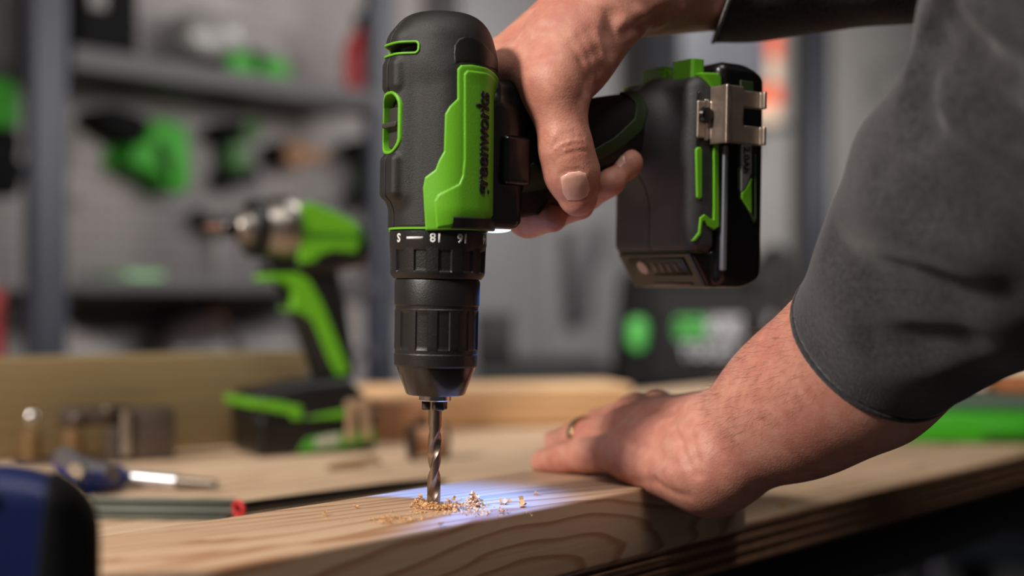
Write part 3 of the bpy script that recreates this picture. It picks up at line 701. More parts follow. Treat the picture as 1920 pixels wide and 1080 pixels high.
# ---- left hand flat on the board
zb = ZT*1000
L5 = Q(1176, 848, .785); L4 = Q(1172, 806, .812); L3 = Q(1190, 780, .836); L2 = Q(1232, 772, .858)
for Mk, r0, r1 in ((L5, 17, 13.0), (L4, 17, 12.5), (L3, 17, 12.0), (L2, 16, 11.5)): bb.append((cap(LW+(Mk-LW)*.16, Mk, r0+3, r1), 11))
bb += [(ell(Q(1330, 880, .742), (25, 24, 20)), 16), (cap(Q(1330, 895, .745), Q(1210, 868, .775), 20, 15), 13), (cap(Q(1360, 800, .80), Q(1330, 790, .87), 20, 14), 14)]
fing([L5, Q(1100, 852, .812), Q(1056, 860, .826), Q(1020, 867, .838)], [12.4, 9.9, 8.8, 7.6])
fing([L4, Q(1082, 822, .845), Q(1040, 838, .872), Q(1018, 848, .89)], [12, 10.2, 9.0, 7.8])
fing([L3, Q(1122, 798, .88), Q(1078, 818, .91), Q(1052, 832, .93)], [12, 10.2, 9.2, 8])
fing([L2, Q(1170, 785, .90), Q(1132, 803, .935), Q(1108, 820, .955)], [11.5, 10, 9, 7.8])
fing([Q(1330, 790, .87), Q(1300, 800, .91), Q(1278, 812, .935)], [13, 11, 9])
# keep the palm and fingers on top of the board
bo, ux, uy = BMn = (np.array(BM)[:3, 3]*1000, UB, NB)
def inboard(p):
    q = p-bo; x = q@UB; y = q@NB; z = p[:, 2]
    return np.maximum.reduce([z-zb, -y-13.2, x+22.0, y-83.])
body.cut.append((lambda p: -inboard(p), 1.5))
# ---- relief: creases, tendons, veins, traced on the surface
def stroke(pts, A, wd, d0=.5, d1=1.2):
    hp = [march(body0, x, y, d0, d1) for x, y in pts]; hp = [h for h in hp if h is not None]
    for a, b in zip(hp, hp[1:]):
        if np.linalg.norm(a-b) < 40: body.rel.append((cap(a, b, 0), A, wd))
body0 = body; S_ = []
def add(*a): S_.append(a)
# thumb: wrinkles over the joint, nail fold, tendon ridge
for pts in ([(1034, 278), (1046, 268), (1062, 260), (1080, 256), (1092, 257)], [(1038, 288), (1054, 278), (1074, 271), (1094, 269)], [(1044, 297), (1062, 288), (1082, 283), (1097, 282)], [(1040, 265), (1056, 252), (1078, 247)]): add(pts, .55, 1.1)
add([(1046, 345), (1052, 328), (1066, 321), (1084, 319), (1096, 322)], .5, 1.3)
add([(1048, 110), (1040, 170), (1046, 240)], -.7, 7)
for pts in ([(1074, 84), (1092, 112), (1102, 150), (1090, 186)], [(1088, 70), (1108, 104), (1112, 140), (1104, 170)], [(1104, 60), (1122, 96), (1126, 130), (1118, 158)]): add(pts, 1.0, 3.0)
add([(1010, 50), (1030, 46), (1060, 60)], .4, 3); add([(1000, 72), (1028, 66), (1062, 78)], .35, 2.4)
add([(1162, 46), (1200, 28), (1240, 8)], -1.5, 5); add([(1182, 70), (1230, 44), (1280, 22)], -1.3, 5); add([(1168, 62), (1200, 46), (1240, 26)], 1.0, 4)
add([(1150, 30), (1146, 62), (1150, 92)], 2.5, 5)
# left hand: wrist folds, knuckles, tendons, side crease
for pts in ([(1262, 790), (1276, 830), (1290, 868), (1304, 890)], [(1284, 780), (1296, 820), (1306, 860), (1312, 890)], [(1312, 770), (1300, 790), (1296, 808)]): add(pts, .9, 2.6)
add([(1168, 806), (1186, 826), (1196, 838)], .9, 2.4); add([(1210, 838), (1236, 850), (1258, 866)], .8, 4)
add([(1196, 770), (1230, 768), (1280, 772)], .9, 4); add([(1268, 766), (1300, 776), (1330, 786)], 1.0, 4)
add([(1200, 752), (1260, 752), (1330, 764)], -.6, 5); add([(1180, 790), (1240, 796), (1300, 806)], -.5, 5)
add([(1100, 842), (1104, 856), (1104, 872)], .5, 1.6)
add([(1180, 905), (1230, 905), (1290, 930)], .8, 3)
_tmp = []
for a in S_: stroke(*a)
v, q = net(body, (-80, 380, -180), (640, 950, 460), 1.25, 16, 2, 1.5)
person = empty('person', Matrix.Translation(Vector((.42, .55, -.40))), 'person in a grey long sleeved shirt pressing a drill into a board with both hands', 'person')
PI_ = np.array(person.matrix_world.inverted()); v = v*.001+PI_[:3, 3]
from_np('body', v, q, m_skin, person)
TP = Matrix.Translation(-Vector((.42, .55, -.40)))
def pobj(name, f, lo, hi, h, m, parent=person): return sdf_obj(name, f, lo, hi, h, m, parent, TP)
# thumb nail: a plate floating just over the end of the thumb
m_nail = mat('fingernail', (222, 169, 152), .26, var=.05, vscale=300, coat=.2)
m_nail.node_tree.nodes['Principled BSDF'].inputs['Subsurface Weight'].default_value = .2; m_nail.node_tree.nodes['Principled BSDF'].inputs['Subsurface Scale'].default_value = .003
def nail(name, corners, thick=.22):
    pts = [march(body, x, y) for x, y in corners]; c = np.mean(pts, 0); e = .6
    n = V(*[(body((c+e*np.eye(3)[k])[None])[0]-body((c-e*np.eye(3)[k])[None])[0]) for k in range(3)]); n /= np.linalg.norm(n)
    u = pts[1]-pts[0]; u -= n*(u@n); u /= np.linalg.norm(u); w_ = np.cross(n, u); f2 = poly2([((p-c)@u, (p-c)@w_) for p in pts])
    f = lambda p: np.maximum(smax(smax(f2(np.stack([(p-c)@u, (p-c)@w_], 1))-.8, body(p)-thick, .35), -(body(p)+1.2), .2), -((p-c)@n)-9)
    return pobj(name, f, c-14, c+14, .4, m_nail)
nail('thumbnail', [(1054, 334), (1068, 326), (1086, 324), (1097, 328), (1104, 356), (1100, 366), (1086, 373), (1066, 374), (1058, 362)])
nail('fingernail', [(1157, 292), (1168, 294), (1170, 306), (1161, 312), (1154, 302)])
# wedding ring on the ring finger
ra, rb_ = L4, Q(1082, 822, .845); ax = (rb_-ra)/np.linalg.norm(rb_-ra); rc = ra+(rb_-ra)*.84
def ring(p):
    q = p-rc; t = q@ax; r = np.sqrt(np.maximum((q*q).sum(1)-t*t, 0)); a = np.abs(np.stack([r-11.2, t], 1))-np.array([.9, 2.0]); return np.sqrt((np.maximum(a, 0)**2).sum(1))+np.minimum(a.max(1), 0)-.4
m_gold = mat('pale gold', (212, 186, 140), .2, 1)
tag(pobj('ring', ring, rc-16, rc+16, .5, m_gold), 'pale gold wedding ring')
# ---- shirt
m_shirt = mat('heather grey knit', (45, 44, 47), .95, var=.6, vscale=420, bump=.6, bscale=1100)
nt_ = NT(m_shirt); nt_.b.inputs['Sheen Weight'].default_value = .25; nt_.b.inputs['Sheen Roughness'].default_value = .5
m_cuff = mat('cuff edge', (150, 148, 150), .9)
shirt = Body(); sb = shirt.base; shirt.kg = 4
SE = Q(1766, 502, .645); SE2 = Q(1950, 318, .60)
sb += [(cap(LC-(SE-LC)*.3, SE, 43.5, 51), 20), (cap(SE, SE2, 51, 66), 25), (cap(SE2, LS, 66, 70), 40)]
sb += [(cap(RS, RE, 66, 52), 30), (cap(RE, RF, 50, 40.5), 20), (cap(RF, RF+(RW-RF)*.6, 40.5, 37), 10)]
sb += [(cap(LS, RS, 72), 40), (cap(CH, CH+V(15, -12, -300), 125, 130), 70)]
la = (SE-LC)/np.linalg.norm(SE-LC); rax = (RE-RF)/np.linalg.norm(RE-RF)
RCU = RF+(RW-RF)*.16
def near_arm(p, c, R): return np.sqrt(((p-c)**2).sum(1))-R
shirt.cut.append((lambda p: np.where(near_arm(p, LC, 140) < 0, (LC-p)@la+18, -50.), 2.5))
cn_ = rax+V(0, 0, -.5); cn_ = cn_/np.linalg.norm(cn_); RCU = Q(1352, 28, .785)
shirt.cut.append((lambda p: np.where(near_arm(p, RCU, 125) < 0, (RCU-p)@cn_, -50.), 2.0))
nk = (RS+LS)/2+V(6, -5, 95); shirt.cut.append((lambda p: 62-np.sqrt(((p-nk)**2).sum(1)), 4))
def folds(p):
    s = (p-LC)@la; w = np.clip((s-60)/90, 0, 1); q = p@V(.55, -.2, .8)
    return w*(4.2*np.sin(q/15+1.2*np.sin(p[:, 0]/34)+.8*np.sin(p[:, 1]/27))+1.6*np.sin(q/7.3+2*np.sin(p[:, 1]/19)))+.5*np.sin(p[:, 0]/9+np.sin(p[:, 2]/11))*np.sin(p[:, 1]/10)
shirt.disp = folds; body0 = shirt; body_keep = body; body = shirt
for pts in ([(1762, 20), (1734, 70), (1718, 130), (1716, 190), (1730, 240)], [(1760, 70), (1790, 130), (1840, 190), (1905, 240)], [(1790, 20), (1820, 90), (1880, 140)]): stroke(pts, 15, 7.5, .35, 1.)
for pts in ([(1650, 330), (1720, 390), (1800, 420)], [(1780, 280), (1840, 330), (1910, 350)], [(1560, 470), (1640, 520), (1740, 540)], [(1700, 520), (1790, 560), (1880, 560)], [(1640, 640), (1720, 650), (1800, 640)]): stroke(pts, 4, 10, .35, 1.)
body = body_keep
v, q = net(shirt, (-20, 330, -180), (640, 950, 480), 2.4, 16, 2, 1.9); v = v*.001+PI_[:3, 3]
sh = from_np('shirt', v, q, m_shirt, person)
# cuff hem of the right sleeve
def hem(c, ax_, rr, th, wd, f):
    return lambda p: smax(smax(f(p)-th, np.abs((p-c)@ax_)-wd, .4), -(f(p)+1), .4)
shn = Body(); shn.base = sb; shn.kg = 4; shn.disp = folds
pobj('cuff', lambda p: smax(smax(shn(p)-.5, np.abs((p-RCU)@cn_-1.2)-1.1, .5), -(shn(p)+2.5), .5), RCU-75, RCU+75, .9, m_cuff, person)
pobj('cuff', lambda p: smax(smax(shn(p)-.5, np.abs((p-LC)@la-17.4)-1.6, .5), -(shn(p)+2.5), .5), LC-75, LC+75, .9, m_shirt, person)

# hair of the left forearm: fine bent strands growing towards the hand
rngh = np.random.default_rng(5); hv, hq = [], []; a_, b_ = LW+V(-4, 4, 0), LC; ax_ = (b_-a_)/np.linalg.norm(b_-a_); hu = np.cross(ax_, V(0, 0, 1)); hu /= np.linalg.norm(hu); hw = np.cross(hu, ax_); cnt = 0
N_ = 1200; T_ = rngh.uniform(.10, 1.02, N_); PH = rngh.uniform(-.35, math.pi+.35, N_)
dirs = np.outer(np.cos(PH), hu)+np.outer(np.sin(PH), hw); ctr = a_+np.outer(T_, b_-a_)
rad = np.full(N_, 20.)
for _ in range(10): rad -= body(ctr+dirs*rad[:, None])
root = ctr+dirs*rad[:, None]
for i in range(N_):
    L_ = rngh.uniform(6, 12); g = -ax_*.8+dirs[i]*.45+rngh.normal(0, .22, 3); g /= np.linalg.norm(g); p0 = root[i]-dirs[i]*.3; p1 = p0+g*L_*.5+dirs[i]*.4; p2 = p0+g*L_-dirs[i]*.8; s_ = np.cross(g, dirs[i]); s_ /= max(np.linalg.norm(s_), 1e-6); n0 = len(hv)
    hv += [p0+s_*.038, p0-s_*.038, p0+dirs[i]*.06, p1+s_*.03, p1-s_*.03, p1+dirs[i]*.05, p2, p2, p2]
    for k in (0, 3):
        for j in range(3): hq.append((n0+k+j, n0+k+(j+1) % 3, n0+k+3+(j+1) % 3, n0+k+3+j))
ho = from_np('arm_hair', np.array(hv)*.001+PI_[:3, 3], hq, mat('brown arm hair', (70, 46, 34), .5), person); ho['kind'] = 'stuff'
# ------------------------------------------------------------ the impact driver at the back of the bench (local mm; nose towards -x, near side -y)
class Fr:
    """rays of picture points in an object's own frame (mm)"""
    def __init__(s, M): s.I = np.array(M.inverted())
    def y(s, px, py, y):
        o = s.I[:3, 3]*1000; d = s.I[:3, :3]@V((px-960)/FPX, 1, (HOR-py)/FPX); q = o+d*((y-o[1])/d[1]); return q[0], q[2]
    def poly(s, pts, y): return [s.y(a, b, y) for a, b in pts]
IM = frame((-.1805, 1.285, ZB+.0003), math.radians(30)); IF = Fr(IM)
drv = empty('impact_driver', IM, 'black and lime green impact driver standing upright on its battery, blurred behind the drill', 'impact driver')
def isdf(name, f, lo, hi, h, m, parent=None): return sdf_obj(name, f, lo, hi, h, m, parent or drv)
def slab(pts, y, t, r, yc=0):
    f = poly2(IF.poly(pts, y)); return lambda p: smax(f(p[:, [0, 2]]), np.abs(p[:, 1]-yc)-t, r)
m_dk = mat('black nylon housing', (20, 20, 21), .45, bump=.15, bscale=900)
X0, ZA = IF.y(560, 430, 0); X0 -= 13; Xn = IF.y(490, 430, 0)[0]
hd = slab([(560, 382), (600, 378), (640, 394), (676, 420), (690, 445), (690, 482), (672, 500), (630, 508), (610, 520), (560, 515), (545, 500), (556, 440)], -10, 25, 12)
isdf('motor_housing', hd, (-90, -32, 140), (110, 32, 270), 1.2, m_dk)
gp_ = slab([(562, 382), (588, 380), (602, 386), (655, 409), (674, 424), (677, 450), (668, 474), (625, 470), (602, 478), (588, 492), (562, 494)], -25, 26.2, 2)
isdf('side_panel', gp_, (-90, -30, 140), (110, 30, 270), 1.0, m_green)
w1, w2 = IF.y(620, 441, -26.5)
flat_text('panel_lettering', 'greenworks', .0155, Matrix.Translation((w1*.001, -.0262, w2*.001)) @ Matrix.Rotation(math.radians(2), 4, 'Y') @ Matrix.Rotation(math.radians(90), 4, 'X'), mat('dark green print', (40, 92, 26), .5), drv, .0003)
def xl(name, prof, m, n=48, sharp=35): return lathe(name, [(r*.001, x*.001) for r, x in prof], m, drv, n, 'X', Matrix.Translation((0, 0, ZA*.001)), None, sharp)
L = X0-Xn
xl('hammer_case', [(1, X0+4), (30.5, X0+4), (31.5, X0-L*.15), (30.5, X0-L*.4), (29, X0-L*.7), (27, X0-L), (1, X0-L)], m_alu)
for k in range(3):
    x = X0-L*.18; a = math.radians(200+k*40)
    bm = bmesh.new(); add_box(bm, ((x-6)*.001, -.0035, .024), ((x+6)*.001, .0035, .0285), .001, 2, Matrix.Translation((0, 0, ZA*.001)) @ Matrix.Rotation(a+math.pi/2, 4, 'X')); bm_obj('case_lug', bm, m_alu, drv)
x1 = Xn
xl('nose_bumper', [(10, x1+2), (26, x1+2), (27, x1-2), (26.5, x1-11), (24, x1-14), (10, x1-14)], m_blk)
xl('bit_sleeve', [(4, x1-13), (19, x1-13), (18, x1-18), (12, x1-22), (10.5, x1-24), (4, x1-24)], m_alu)
xl('bit_holder', [(3, x1-24), (8.5, x1-24), (8.5, x1-35), (7, x1-37), (3, x1-37)], m_blkgl)
xl('hex_bit', [(1, x1-36), (4.0, x1-36), (4.0, x1-46), (2.6, x1-48), (1, x1-55)], mat('copper toned bit', (140, 104, 90), .5, .8), 6)
ch = slab([(500, 490), (560, 490), (625, 500), (618, 518), (500, 514)], -10, 14, 5)
isdf('gear_chin', ch, (-110, -20, 140), (80, 20, 235), 1.2, m_dk)
hdl = slab([(548, 512), (626, 505), (640, 560), (662, 706), (592, 716), (568, 640), (546, 585)], 0, 17, 12)
isdf('grip', hdl, (-90, -22, 30), (90, 22, 220), 1.3, m_dk)
gi = slab([(500, 513), (560, 512), (580, 524), (604, 565), (654, 692), (652, 702), (632, 706), (618, 680), (586, 602), (566, 588), (548, 582), (552, 548), (536, 530), (500, 526)], -17, 18.2, 2)
isdf('grip_insert', gi, (-120, -22, 30), (90, 22, 220), 1.0, m_green)
tr = slab([(520, 528), (546, 534), (550, 556), (545, 582), (530, 574), (522, 556)], 0, 8, 3)
isdf('trigger', tr, (-90, -12, 100), (60, 12, 210), 1.0, m_blk)
ft = slab([(478, 752), (492, 736), (590, 716), (660, 710), (690, 742), (692, 792), (640, 800), (478, 800)], -35, 35, 8)
isdf('battery_foot', ft, (-80, -40, 10), (100, 40, 80), 1.3, m_dk)
ba = lambda p: smax(rbox((-70, -37, 0), (45, 37, 37), 6)(p), (p-V(-70, 0, 37))@V(-.75, 0, .66)+3, 4)
bt2 = isdf('battery', ba, (-74, -41, -2), (62, 41, 41), 1.2, m_batt)
gt = slab([(470, 748), (520, 752), (566, 762), (566, 784), (648, 768), (650, 784), (562, 806), (545, 802), (545, 778), (470, 764)], -36, 36.8, 1.2)
isdf('foot_trim', gt, (-90, -42, 8), (90, 42, 80), .9, m_green)
lb = slab([(556, 850), (574, 822), (700, 800), (706, 826), (640, 840)], -37, .8, .5, -37); isdf('label', lb, (-60, -41, -5), (80, -34, 45), .8, m_green_dk, bt2)
lb = slab([(592, 822), (638, 813), (636, 832), (590, 838)], -37.6, .9, .5, -37.6); isdf('label_white', lb, (-60, -41, -5), (80, -34, 45), .8, mat('pale label', (185, 180, 170), .6), bt2)
m_clip2 = mat('tan steel clip', (205, 172, 142), .45, .5)
for pts in ([(651, 752), (668, 750), (664, 826), (648, 826)], [(676, 764), (690, 764), (694, 824), (682, 826)], [(651, 750), (690, 750), (690, 766), (651, 766)]):
    pass
cp2 = slab([(651, 750), (690, 748), (696, 824), (682, 826), (676, 768), (666, 768), (664, 826), (648, 826)], -46, 1.4, .8, -46)
isdf('belt_clip', lambda p: np.minimum(cp2(p), rbox((IF.y(655, 755, -46)[0], -47, IF.y(655, 766, -46)[1]), (IF.y(686, 755, -46)[0], -34, IF.y(655, 754, -46)[1]), 1)(p)), (-20, -50, 5), (110, -32, 75), .8, m_clip2)
# ------------------------------------------------------------ things on the wall and the rack
def wob(name, px, py, n, label, cat, group=None):
    x, z = wall_at(px, py, n); return empty(name, WM @ Matrix.Translation((x, -n, z)), label, cat, group)
def wpr(name, pts, n0, n1, m, parent, bev=.004):
    """outline given by picture points, built n0..n1 metres in front of the wall"""
    o = parent.matrix_world; O = WM.inverted() @ o.translation; q = [wall_at(a, b, (n0+n1)/2) for a, b in pts]
    return prism(name, [(x-O.x, z-O.z) for x, z in q], -n1-O.y, -n0-O.y, m, parent, bev)
def wl(name, px, py, n, prof, m, parent, axis='Y', k=32):
    x, z = wall_at(px, py, n); O = WM.inverted() @ parent.matrix_world.translation
    return lathe(name, prof, m, parent, k, axis, Matrix.Translation((x-O.x, -n-O.y, z-O.z)))
m_bb = mat('matte black plastic', (9, 9, 10), .85, spec=.15); m_gblur = mat('tool green', (46, 132, 28), .6, spec=.3); m_gdk = mat('dark tool green', (44, 92, 30), .55); m_tan = mat('tan leather', (150, 112, 84), .7); m_grey = mat('grey plastic', (112, 110, 108), .55)
m_brown = mat('brown wood handle', (120, 82, 60), .6, var=.15, vscale=40)
t = wob('leaf_blower', 250, 270, .06, 'bright green leaf blower with a black nozzle hanging on the pegboard', 'leaf blower')
wpr('nozzle', [(157, 222), (175, 203), (215, 208), (252, 222), (264, 242), (250, 272), (215, 264), (170, 242)], .02, .10, m_bb, t, .008)
wpr('body', [(255, 228), (290, 224), (326, 245), (331, 330), (326, 360), (302, 366), (276, 342), (262, 326), (226, 322), (212, 300), (222, 276), (250, 268)], .015, .11, m_gblur, t, .010)
wpr('handle_gap', [(286, 268), (304, 262), (318, 300), (322, 335), (312, 340), (298, 310)], .10, .113, m_bb, t, .003)
def small_drill(dx, dy, s, label, mats):
    f = lambda pts: [(390+dx+(a-390)*s, 225+dy+(b-225)*s) for a, b in pts]
    t = wob('hanging_drill', 430+dx, 285+dy, .06, label, 'drill', 'small drills hanging on the pegboard')
    wpr('chuck', f([(390, 240), (408, 234), (410, 262), (392, 258)]), .03, .07, m_bb, t, .004)
    wpr('motor_housing', f([(406, 230), (440, 228), (440, 266), (408, 266)]), .02, .085, m_bb, t, .006)
    wpr('green_cover', f([(436, 228), (468, 230), (476, 244), (466, 262), (438, 266)]), .018, .088, mats, t, .006)
    wpr('grip', f([(420, 264), (450, 264), (458, 322), (426, 324)]), .03, .075, m_gdk, t, .006)
    wpr('battery', f([(412, 320), (464, 318), (466, 346), (414, 349)]), .015, .09, m_bb, t, .006); return t
small_drill(0, 0, 1, 'small dark green drill hanging to the right of the leaf blower', m_gdk)
small_drill(258, 30, 1.05, 'small green drill hanging half hidden behind the drill in use', m_gblur)
t = wob('sanding_roll', 545, 290, .05, 'tan ring shaped roll with a dark hole hanging on the pegboard', 'roll')
wl('roll', 540, 290, .05, [(.009, -.03), (.026, -.03), (.030, -.024), (.030, .024), (.026, .03), (.009, .03), (.009, -.03)], m_tan, t)
wl('core', 540, 290, .05, [(.002, -.028), (.009, -.028), (.009, .028), (.002, .028)], m_bb, t)
wpr('loose_end', [(560, 282), (585, 275), (604, 285), (600, 305), (575, 308), (558, 302)], .03, .07, m_tan, t, .006)
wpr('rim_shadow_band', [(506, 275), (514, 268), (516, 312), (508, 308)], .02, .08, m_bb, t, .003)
t = wob('trimmer_head', 5, 250, .06, 'green and black tool hanging at the left edge beyond the grey post', 'tool')
wpr('green_body', [(-40, 150), (4, 152), (17, 200), (16, 240), (-40, 245)], .02, .10, m_gblur, t, .008)
wpr('black_guard', [(-40, 245), (16, 242), (24, 270), (18, 300), (34, 312), (62, 318), (60, 330), (26, 336), (22, 362), (8, 372), (-40, 370)], .02, .08, m_bb, t, .006)
t = wob('red_handle', -8, 620, .06, 'dark red pole at the left edge behind the beam', 'pole'); wl('pole', -9, 690, .06, [(.002, -.02), (.014, -.02), (.014, .12), (.010, .13), (.002, .13)], m_red, t, 'Z')
# on the upper shelf
def on_shelf(name, px, z, n, label, cat):
    x, _ = wall_at(px, 300, n); return empty(name, WM @ Matrix.Translation((x, -n, z)), label, cat), x
Z1 = sz1-.032; Z2 = sz2-.020
def up(x, z0, z1, y0, y1, x1): return (x, y0, z0), (x1, y1, z1)
t, x = on_shelf('tool_case', 205, Z1, .12, 'black tool case standing at the left end of the upper shelf', 'case')
xa_, xb_ = wall_at(146, 50, .2)[0]-x, wall_at(262, 50, .2)[0]-x
box('case_body', (xa_, -.08, .0005), (xb_, .08, .22), m_bb, t, .012); box('case_latch', (xa_+.02, -.086, .10), (xa_+.05, -.079, .13), m_grey, t)
t, x = on_shelf('green_hose', 290, Z1, .12, 'flat coiled dark green hose lying on the upper shelf', 'hose')
bm = bmesh.new()
for k in range(3): tube_bm(bm, [(.045*math.cos(a)*1.1, .045*math.sin(a), .0075+.011*k) for a in np.linspace(0, 2*math.pi, 28)[:-1]], .007, 8, True)
bm_obj('coil', bm, m_gdk, t)
t, x = on_shelf('circular_saw', 480, Z1, .12, 'black saw with two green discs and a clear hood on the upper shelf', 'saw')
def sx_(px): return wall_at(px, 300, .2)[0]-x
cxs = (sx_(410)+sx_(560))/2; rs = (sx_(560)-sx_(410))/2
m_clear = mat('smoky clear plastic', (150, 148, 146), .3); m_clear.node_tree.nodes['Principled BSDF'].inputs['Transmission Weight'].default_value = .5
prism('saw_body', [(cxs+rs*math.cos(a), .002+rs*.85*math.sin(a)) for a in np.linspace(0, math.pi, 18)], -.07, .05, m_bb, t, .006)
prism('base_plate', [(cxs-rs*1.25, 0.0004), (cxs+rs*1.9, .0004), (cxs+rs*1.5, .014), (cxs-rs*1.1, .014)], -.08, .06, m_bb, t, .002)
for px in (458, 522): lathe('green_disc', [(.002, -.078), (.030, -.078), (.033, -.070), (.033, -.06), (.002, -.06)], m_gblur, t, 28, 'Y', Matrix.Translation((sx_(px), 0, .042)))
prism('hood', [(sx_(390), .075), (sx_(385), .12), (sx_(410), .15), (sx_(470), .14), (sx_(505), .12), (sx_(500), .085), (sx_(470), .06), (sx_(430), .06)], -.04, .03, m_clear, t, .008)
prism('saw_handle', [(sx_(545), .05), (sx_(575), .035), (sx_(592), .006), (sx_(575), .004), (sx_(540), .02)], -.03, .02, m_bb, t, .005)
t, x = on_shelf('fire_extinguisher', 676, Z1, .12, 'red fire extinguisher standing at the right end of the upper shelf', 'extinguisher')
lathe('cylinder', [(.002, .0005), (.031, .0005), (.034, .004), (.034, .125), (.028, .152), (.014, .168), (.011, .175), (.002, .175)], m_red, t, 36)
lathe('valve', [(.002, .174), (.012, .174), (.012, .198), (.006, .20), (.002, .20)], m_bb, t, 20); box('lever', (-.008, -.045, .198), (.008, .012, .206), m_bb, t)
# on the lower shelf and under it
t, x = on_shelf('green_charger', 222, Z2, .12, 'low green charger box lying at the left end of the lower shelf', 'charger')
box('base', (wall_at(165, 300, .12)[0]-x, -.05, .0004), (wall_at(208, 300, .12)[0]-x, .05, .026), m_gdk, t, .005); box('cover', (wall_at(206, 300, .12)[0]-x, -.05, .0004), (wall_at(278, 300, .12)[0]-x, .05, .032), mat('pale green plastic', (112, 168, 108), .5), t, .007)
t, x = on_shelf('wood_wedge', 690, Z2, .10, 'tan wood wedge lying at the right end of the lower shelf', 'wedge')
prism('wedge', [(-.06, .0004), (.05, .0004), (.05, .030), (-.01, .026)], -.03, .03, m_tan, t, .003)
t = wob('hanging_clamp', 395, 420, .05, 'small black clamp hanging beside the nose of the impact driver', 'clamp')
wpr('jaw', [(362, 396), (376, 392), (388, 408), (410, 412), (432, 402), (434, 436), (412, 444), (382, 434), (366, 418)], .03, .06, m_bb, t, .004)
wpr('stem', [(400, 440), (416, 440), (412, 512), (402, 512)], .04, .055, m_grey, t, .002)
t = wob('mallet', 392, 585, .08, 'brown wooden mallet handle hanging under the lower shelf', 'mallet')
wpr('handle', [(386, 545), (404, 545), (408, 613), (384, 613)], .07, .095, m_brown, t, .004); wpr('head', [(370, 575), (412, 572), (412, 612), (372, 612)], .06, .105, m_brown, t, .005)
t = wob('chisel', 645, 600, .08, 'brown chisel handle hanging to the right of the impact driver grip', 'chisel')
wpr('handle', [(636, 575), (652, 575), (656, 640), (634, 640)], .07, .09, m_brown, t, .004)
sh3, _, _, sz3 = shelf(135, 705, 676, .02)
t, x = on_shelf('hard_hat', 362, sz3-.016, .12, 'dark dome shaped hard hat peeking over the beam', 'hard hat')
R_ = (wall_at(440, 300, .12)[0]-wall_at(286, 300, .12)[0])/2
lathe('shell', [(R_*math.cos(a), R_*.95*math.sin(a)+.0005) for a in np.linspace(0, math.pi/2-.02, 10)], mat('dark brown shell', (46, 40, 40), .35), t, 36)
lathe('brim', [(R_*.9, .0004), (R_*1.12, .0004), (R_*1.12, .005), (R_*.9, .006)], m_bb, t, 36)
# far bay: grey locker, dark hanging tool, cabinet, can
LM = WM @ Matrix.Translation((wall_at(855, 500, .12)[0], -.12, 0)); lw = wall_at(1162, 500, .12)[0]-wall_at(855, 500, .12)[0]
m_lock = mat('locker grey', (104, 103, 104), .5, var=.05, vscale=6)
t = empty('locker', Matrix.Translation(LM.translation+Vector((0, 0, FZ+.0005))) @ LM.to_3x3().to_4x4(), 'tall plain grey steel locker behind the drill', 'locker')
box('carcass', (0, .012, 0), (lw, .10, 2.0), m_lock, t, .004); box('door', (.01, -.004, .08), (lw/2-.002, .012, 1.95), m_lock, t, .003); box('door', (lw/2+.002, -.004, .08), (lw-.01, .012, 1.95), m_lock, t, .003)
t = wob('pry_bar', 1085, 500, .14, 'dark grey long pry bar hanging on the locker door', 'bar')
wpr('bar', [(1062, 428), (1132, 418), (1130, 470), (1106, 515), (1101, 604), (1070, 605), (1064, 520)], .128, .155, mat('dark grey steel', (66, 65, 68), .5), t, .004)
t = wob('wall_cabinet', 1285, 60, .25, 'slate grey wall cabinet behind the battery of the drill', 'cabinet')
wpr('carcass', [(1272, -120), (1376, -120), (1376, 170), (1272, 170)], .02, .24, mat('slate grey', (92, 94, 102), .5), t, .004); wpr('door', [(1276, -115), (1372, -115), (1372, 166), (1276, 166)], .24, .252, mat('slate door', (96, 98, 106), .5), t, .002)
t = wob('broom_handle', 1252, 80, .1, 'orange brown handle hanging left of the slate cabinet', 'handle'); wpr('handle', [(1243, -40), (1261, -40), (1261, 150), (1243, 150)], .05, .08, mat('rust brown paint', (140, 78, 50), .6), t, .004)
t = wob('wall_bracket', 1440, 260, .1, 'small grey bracket shelf behind the belt clip', 'bracket'); xq, zq = wall_at(1412, 236, .1)
wpr('plate', [(1370, 236), (1452, 236), (1452, 246), (1370, 246)], .002, .18, m_steel, t, .002)
Mc = WM @ Matrix.Translation((xq, -.1, zq+.0008)); t = empty('spray_can', Mc, 'white spray can with an orange cap and orange band', 'spray can')
hz = wall_at(1412, 60, .1)[1]-zq; rr = (wall_at(1441, 100, .1)[0]-wall_at(1384, 100, .1)[0])/2*.9
lathe('can', [(.002, 0), (rr, 0), (rr, hz*.68), (.002, hz*.68)], mat('cream paint', (205, 180, 155), .5), t, 32)
lathe('cap', [(.002, hz*.68), (rr*1.02, hz*.68), (rr*1.02, hz*.96), (rr*.8, hz), (.002, hz)], m_orange, t, 32); lathe('band', [(rr*.99, hz*.18), (rr*1.015, hz*.18), (rr*1.015, hz*.42), (rr*.99, hz*.42)], m_orange, t, 32)
t = wob('hanging_square', 1680, 130, .03, 'grey try square hanging on the far wall above the sleeve', 'square')
wpr('blade', [(1630, 120), (1720, 105), (1724, 118), (1650, 134), (1646, 190), (1632, 190)], .004, .02, m_grey, t, .002)
